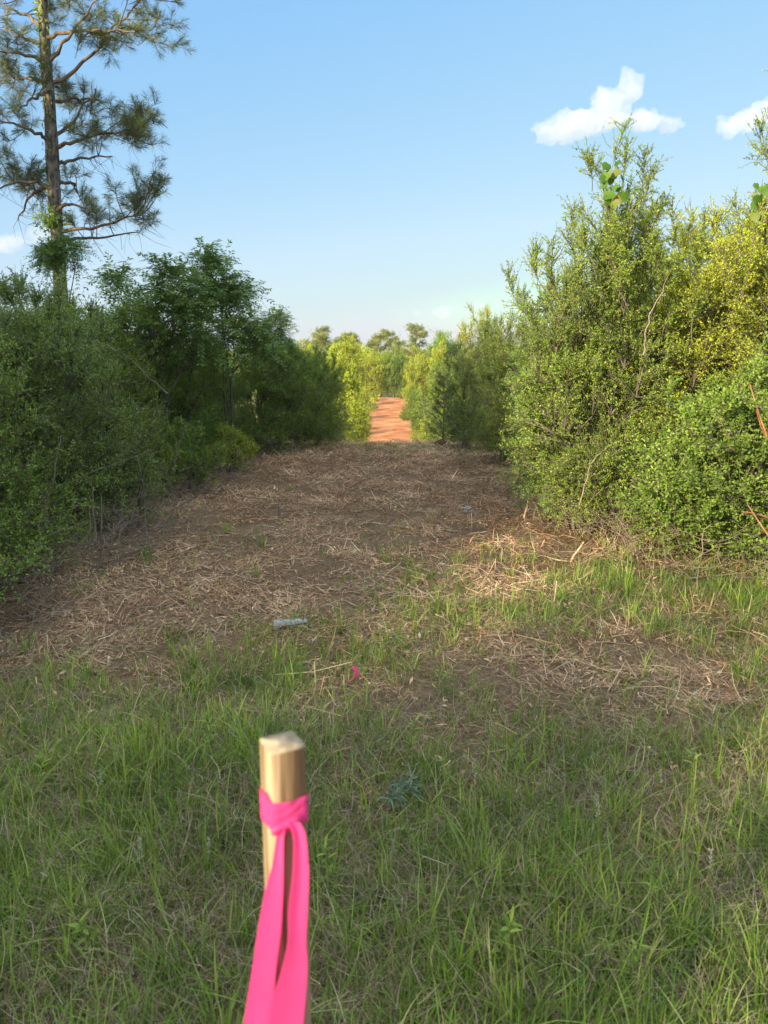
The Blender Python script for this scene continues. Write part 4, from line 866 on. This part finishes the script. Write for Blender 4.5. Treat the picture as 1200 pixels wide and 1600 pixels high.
for i, (px, py) in enumerate([(330, 1190), (250, 1210), (905, 1330), (870, 1290), (520, 1390), (1020, 1420), (150, 1480), (780, 1500), (1090, 1240), (640, 1180), (60, 1250), (980, 1540), (420, 1110), (1150, 1330)]):
    if bw is None:
        bw = empty('broad_leaf_weed', on(px, py), 0, 'small broad-leaved weed among the grass blades', 'weed', G8); lg, sgm = Geo(), Geo(); sgm.add(*tubes(np.array([[[0, 0, 0], [.004, 0, .07], [0, .004, .14]]]), np.array([[.002, .0016, .001]]), 5))
        z = np.repeat(np.linspace(.02, .14, 8), 2); a = np.arange(16) * 1.9; lg.add(*leaves(np.stack([z * 0, z * 0, z], -1), np.stack([np.cos(a), np.sin(a), np.full(16, .5)], -1), np.tile([0, 0, 1.], (16, 1)), rng.uniform(.03, .05, 16), rng.uniform(.01, .015, 16), .15, True)); sgm.build('stem', M['fresh'], bw); lg.build('leaves', M['fresh'], bw)
    else:
        k = copy_tree(bw); k.location = on(px, py); k.rotation_euler = (rng.normal(0, .25), rng.normal(0, .25), rng.uniform(0, 6.28)); s = rng.uniform(.6, 1.2); k.scale = (s, s, s)

# grape vine in the top of the tallest right shrub
vb = at(956, 282, 6.6); vn = empty('wild_vine', vb, 0, 'vine with big heart shaped leaves in the top of the tallest right shrub', 'vine', scale=.55)
pts = np.array([[0, .35, -1.2], [.05, .25, -.6], [-.05, .05, -.2], [.03, 0, .0], [-.06, -.02, .18], [.04, .02, .34]]); Geo().add(*tubes(pts[None], np.array([[.006, .005, .004, .003, .0025, .0015]]), 6)).build('stem', M['twig'], vn)
def heart(L_):
    o = [(0, 0), (.25, -.10), (.48, .05), (.55, .32), (.42, .62), (.2, .85), (0, 1.05)]; o = o + [(-x, y) for x, y in o[-2:0:-1]]; V = np.array([(x, y, .18 * abs(x) - .25 * y * y) for x, y in o] + [(0, .4, -.04)]) * L_; n = len(o)
    return V, np.stack([np.arange(n), (np.arange(n) + 1) % n, np.full(n, n)], -1)
for i in range(16):
    V, F = heart(rng.uniform(.09, .15)); o = Geo().add(V, F, np.full(len(F), rng.random())).build('leaf', M['vine'], vn, smooth=True)
    k = [( -.1, .12), (-.12, .05), (.04, .1), (.08, .15), (.0, .02), (.1, -.1), (-.02, -.16), (.12, -.2), (.18, -.17), (-.05, -.22), (.02, -.3), (.06, .26), (-.08, .22), (.15, .03), (-.14, -.05), (.03, -.08)][i]
    o.location = (k[0], rng.uniform(-.12, .05), k[1]); o.rotation_euler = (R(rng.uniform(-120, -60)), R(rng.uniform(-35, 35)), R(rng.uniform(-50, 50)))
q = at(1190, 300, 5.9); v2 = empty('wild_vine', q, 0, 'vine with dark lobed leaves at the right edge of the photo', 'vine', scale=.6); Geo().add(*tubes(np.array([[[.1, .4, -1], [.02, .1, -.3], [0, 0, .15]]]), np.array([[.005, .004, .002]]), 6)).build('stem', M['twig'], v2)
for i in range(10):
    V, F = heart(rng.uniform(.08, .12)); o = Geo().add(V, F, np.full(len(F), rng.random())).build('leaf', M['vine'], v2, smooth=True); o.location = (rng.uniform(-.06, .12), rng.uniform(-.1, .1), rng.uniform(-.25, .18)); o.rotation_euler = (R(rng.uniform(-120, -60)), R(rng.uniform(-35, 35)), R(rng.uniform(-50, 50)))

# rust coloured dead canes at the right edge
M['rust'] = wood_mat('rust_dead_cane', (.20, .09, .045), (.42, .23, .12), 9, stretch=(1, 1, 1))
def cane(a, b, Y0, Y1, label, n=1):
    g = Geo(); A, B = at(*a, Y0), at(*b, Y1); c = bez(A, (A + B) / 2 + np.array([-.03, 0, .03]), B, 8)
    g.add(*tubes((c - A)[None], np.linspace(.009, .003, 8)[None], 6)); o = g.build('dead_cane', M['rust']); o.location = A; return tag(o, label, 'dead cane')
cane((1206, 700), (1172, 600), 5.5, 5.45, 'rust coloured dead cane leaning at the right edge, upper one')
cane((1200, 690), (1182, 640), 5.6, 5.5, 'short rust coloured dead cane crossing the upper one at the right edge')
cane((1210, 850), (1168, 788), 5.2, 5.2, 'rust coloured dead cane low at the right edge')
cane((1208, 812), (1160, 800), 5.3, 5.25, 'nearly flat rust coloured dead cane low at the right edge')
def pale_stem(pxs, Y, r, label):
    P = np.array([at(a, b, Y + d) for a, b, d in pxs]); t = np.linspace(0, len(P) - 1, 14); Q = np.stack([np.interp(t, np.arange(len(P)), P[:, k]) for k in range(3)], -1); Q[1:-1] += rng.normal(0, .006, (12, 3))
    o = Geo().add(*tubes((Q - Q[0])[None], np.linspace(r, r * .35, 14)[None], 6)).build('bare_stem', M['deadtwig']); o.location = Q[0]; tag(o, label, 'stem')
pale_stem([(60, 830, .3), (85, 740, 0), (95, 680, 0)], 4.75, .006, 'bare grey stem slanting up in front of the nearest left shrub')
pale_stem([(270, 735, 0), (282, 690, 0), (290, 655, 0)], 8.0, .009, 'bare straight stem in front of the dark hollow of the left thicket')
pale_stem([(40, 790, .2), (130, 745, 0), (240, 700, 0)], 5.6, .005, 'long bare stem crossing the left thicket')
pale_stem([(262, 615, .2), (200, 560, 0), (150, 530, .2)], 6.3, .006, 'bare arching twig across the upper left thicket')
pale_stem([(905, 790, .2), (925, 720, 0), (948, 700, 0)], 6.0, .006, 'bare stem in the dark hollow of the right shrubs')
pale_stem([(1005, 555, 0), (1012, 500, 0), (1050, 420, 0)], 6.0, .007, 'bare pale stem rising through the sunlit right shrub')

# ------------------------------------------------------------------ clouds
def cloud(blobs, Yc, label, dens, seed):
    import bmesh
    r3 = np.random.default_rng(seed); blobs = list(blobs)
    for (px, py, r, sq) in list(blobs):
        for _ in range(7):
            a = r3.uniform(0, 6.28); blobs.append((px + math.cos(a) * r * 1.0, py + math.sin(a) * r * sq * .85, r * r3.uniform(.2, .5), r3.uniform(.6, 1)))
    bm = bmesh.new(); c0 = np.mean([at(b[0], b[1], Yc) for b in blobs], 0); k = Yc / 1200
    for (px, py, r, sq) in blobs:
        q = at(px, py, Yc) - c0
        bmesh.ops.create_icosphere(bm, subdivisions=3, radius=r * k, matrix=Matrix.Translation(q) @ Matrix.Diagonal((1, .8, sq, 1)))
    me = bpy.data.meshes.new('cloud'); bm.to_mesh(me); bm.free(); o = bpy.data.objects.new('cloud', me); C.objects.link(o); o.location = c0
    m = o.modifiers.new('merge', 'REMESH'); m.mode = 'VOXEL'; m.voxel_size = 3.2 * k
    for s_, st in ((26 * k, 26 * k), (9 * k, 11 * k)):
        tx = bpy.data.textures.new('cloud_lumps', 'CLOUDS'); tx.noise_scale = s_; tx.noise_depth = 2; d = o.modifiers.new('lumps', 'DISPLACE'); d.texture = tx; d.strength = st; d.mid_level = .5; d.texture_coords = 'LOCAL'
    mt, t, out = newmat('cloud_vapour'); v = t.nodes.new('ShaderNodeVolumePrincipled'); v.inputs['Density'].default_value = dens / k; v.inputs['Color'].default_value = (.80, .80, .83, 1); v.inputs['Anisotropy'].default_value = .0
    t.links.new(v.outputs[0], out.inputs['Volume']); me.materials.append(mt); return tag(o, label, 'cloud')
cloud([(858, 205, 20, .8), (885, 200, 26, .8), (915, 190, 24, .9), (950, 160, 26, .7), (985, 135, 20, .9), (960, 185, 26, .7), (1010, 190, 24, .6), (1045, 196, 18, .6)], 3000, 'largest white cloud, partly behind the top of the tallest right shrub', .022, 1)
cloud([(1140, 195, 16, .7), (1170, 183, 20, .7), (1205, 176, 26, .8), (1240, 180, 26, .8)], 3200, 'white cloud cut by the right edge of the photo', .02, 2)
cloud([(30, 375, 18, .5), (58, 368, 18, .7), (5, 380, 20, .5)], 3200, 'small faint cloud low behind the pine trunk', .012, 3)
cloud([(660, 487, 9, .2), (690, 485, 12, .25), (725, 480, 14, .3), (755, 478, 10, .3)], 6000, 'thin grey streak of cloud low over the horizon', .004, 4)


# ------------------------------------------------------------------ evening haze
hz = Geo(); x0, x1, y0, y1, z0, z1 = -120, 120, -60, 235, -12, 22
hz.add([(x0,y0,z0),(x1,y0,z0),(x1,y1,z0),(x0,y1,z0),(x0,y0,z1),(x1,y0,z1),(x1,y1,z1),(x0,y1,z1)], [(0,3,2,1),(4,5,6,7),(0,1,5,4),(1,2,6,5),(2,3,7,6),(3,0,4,7)])
mh, th, oh = newmat('haze_air'); vh = th.nodes.new('ShaderNodeVolumePrincipled'); vh.inputs['Density'].default_value = .00022; vh.inputs['Color'].default_value = (.95, .96, .95, 1)
th.links.new(vh.outputs[0], oh.inputs['Volume']); tag(hz.build('haze', mh), kind='stuff')
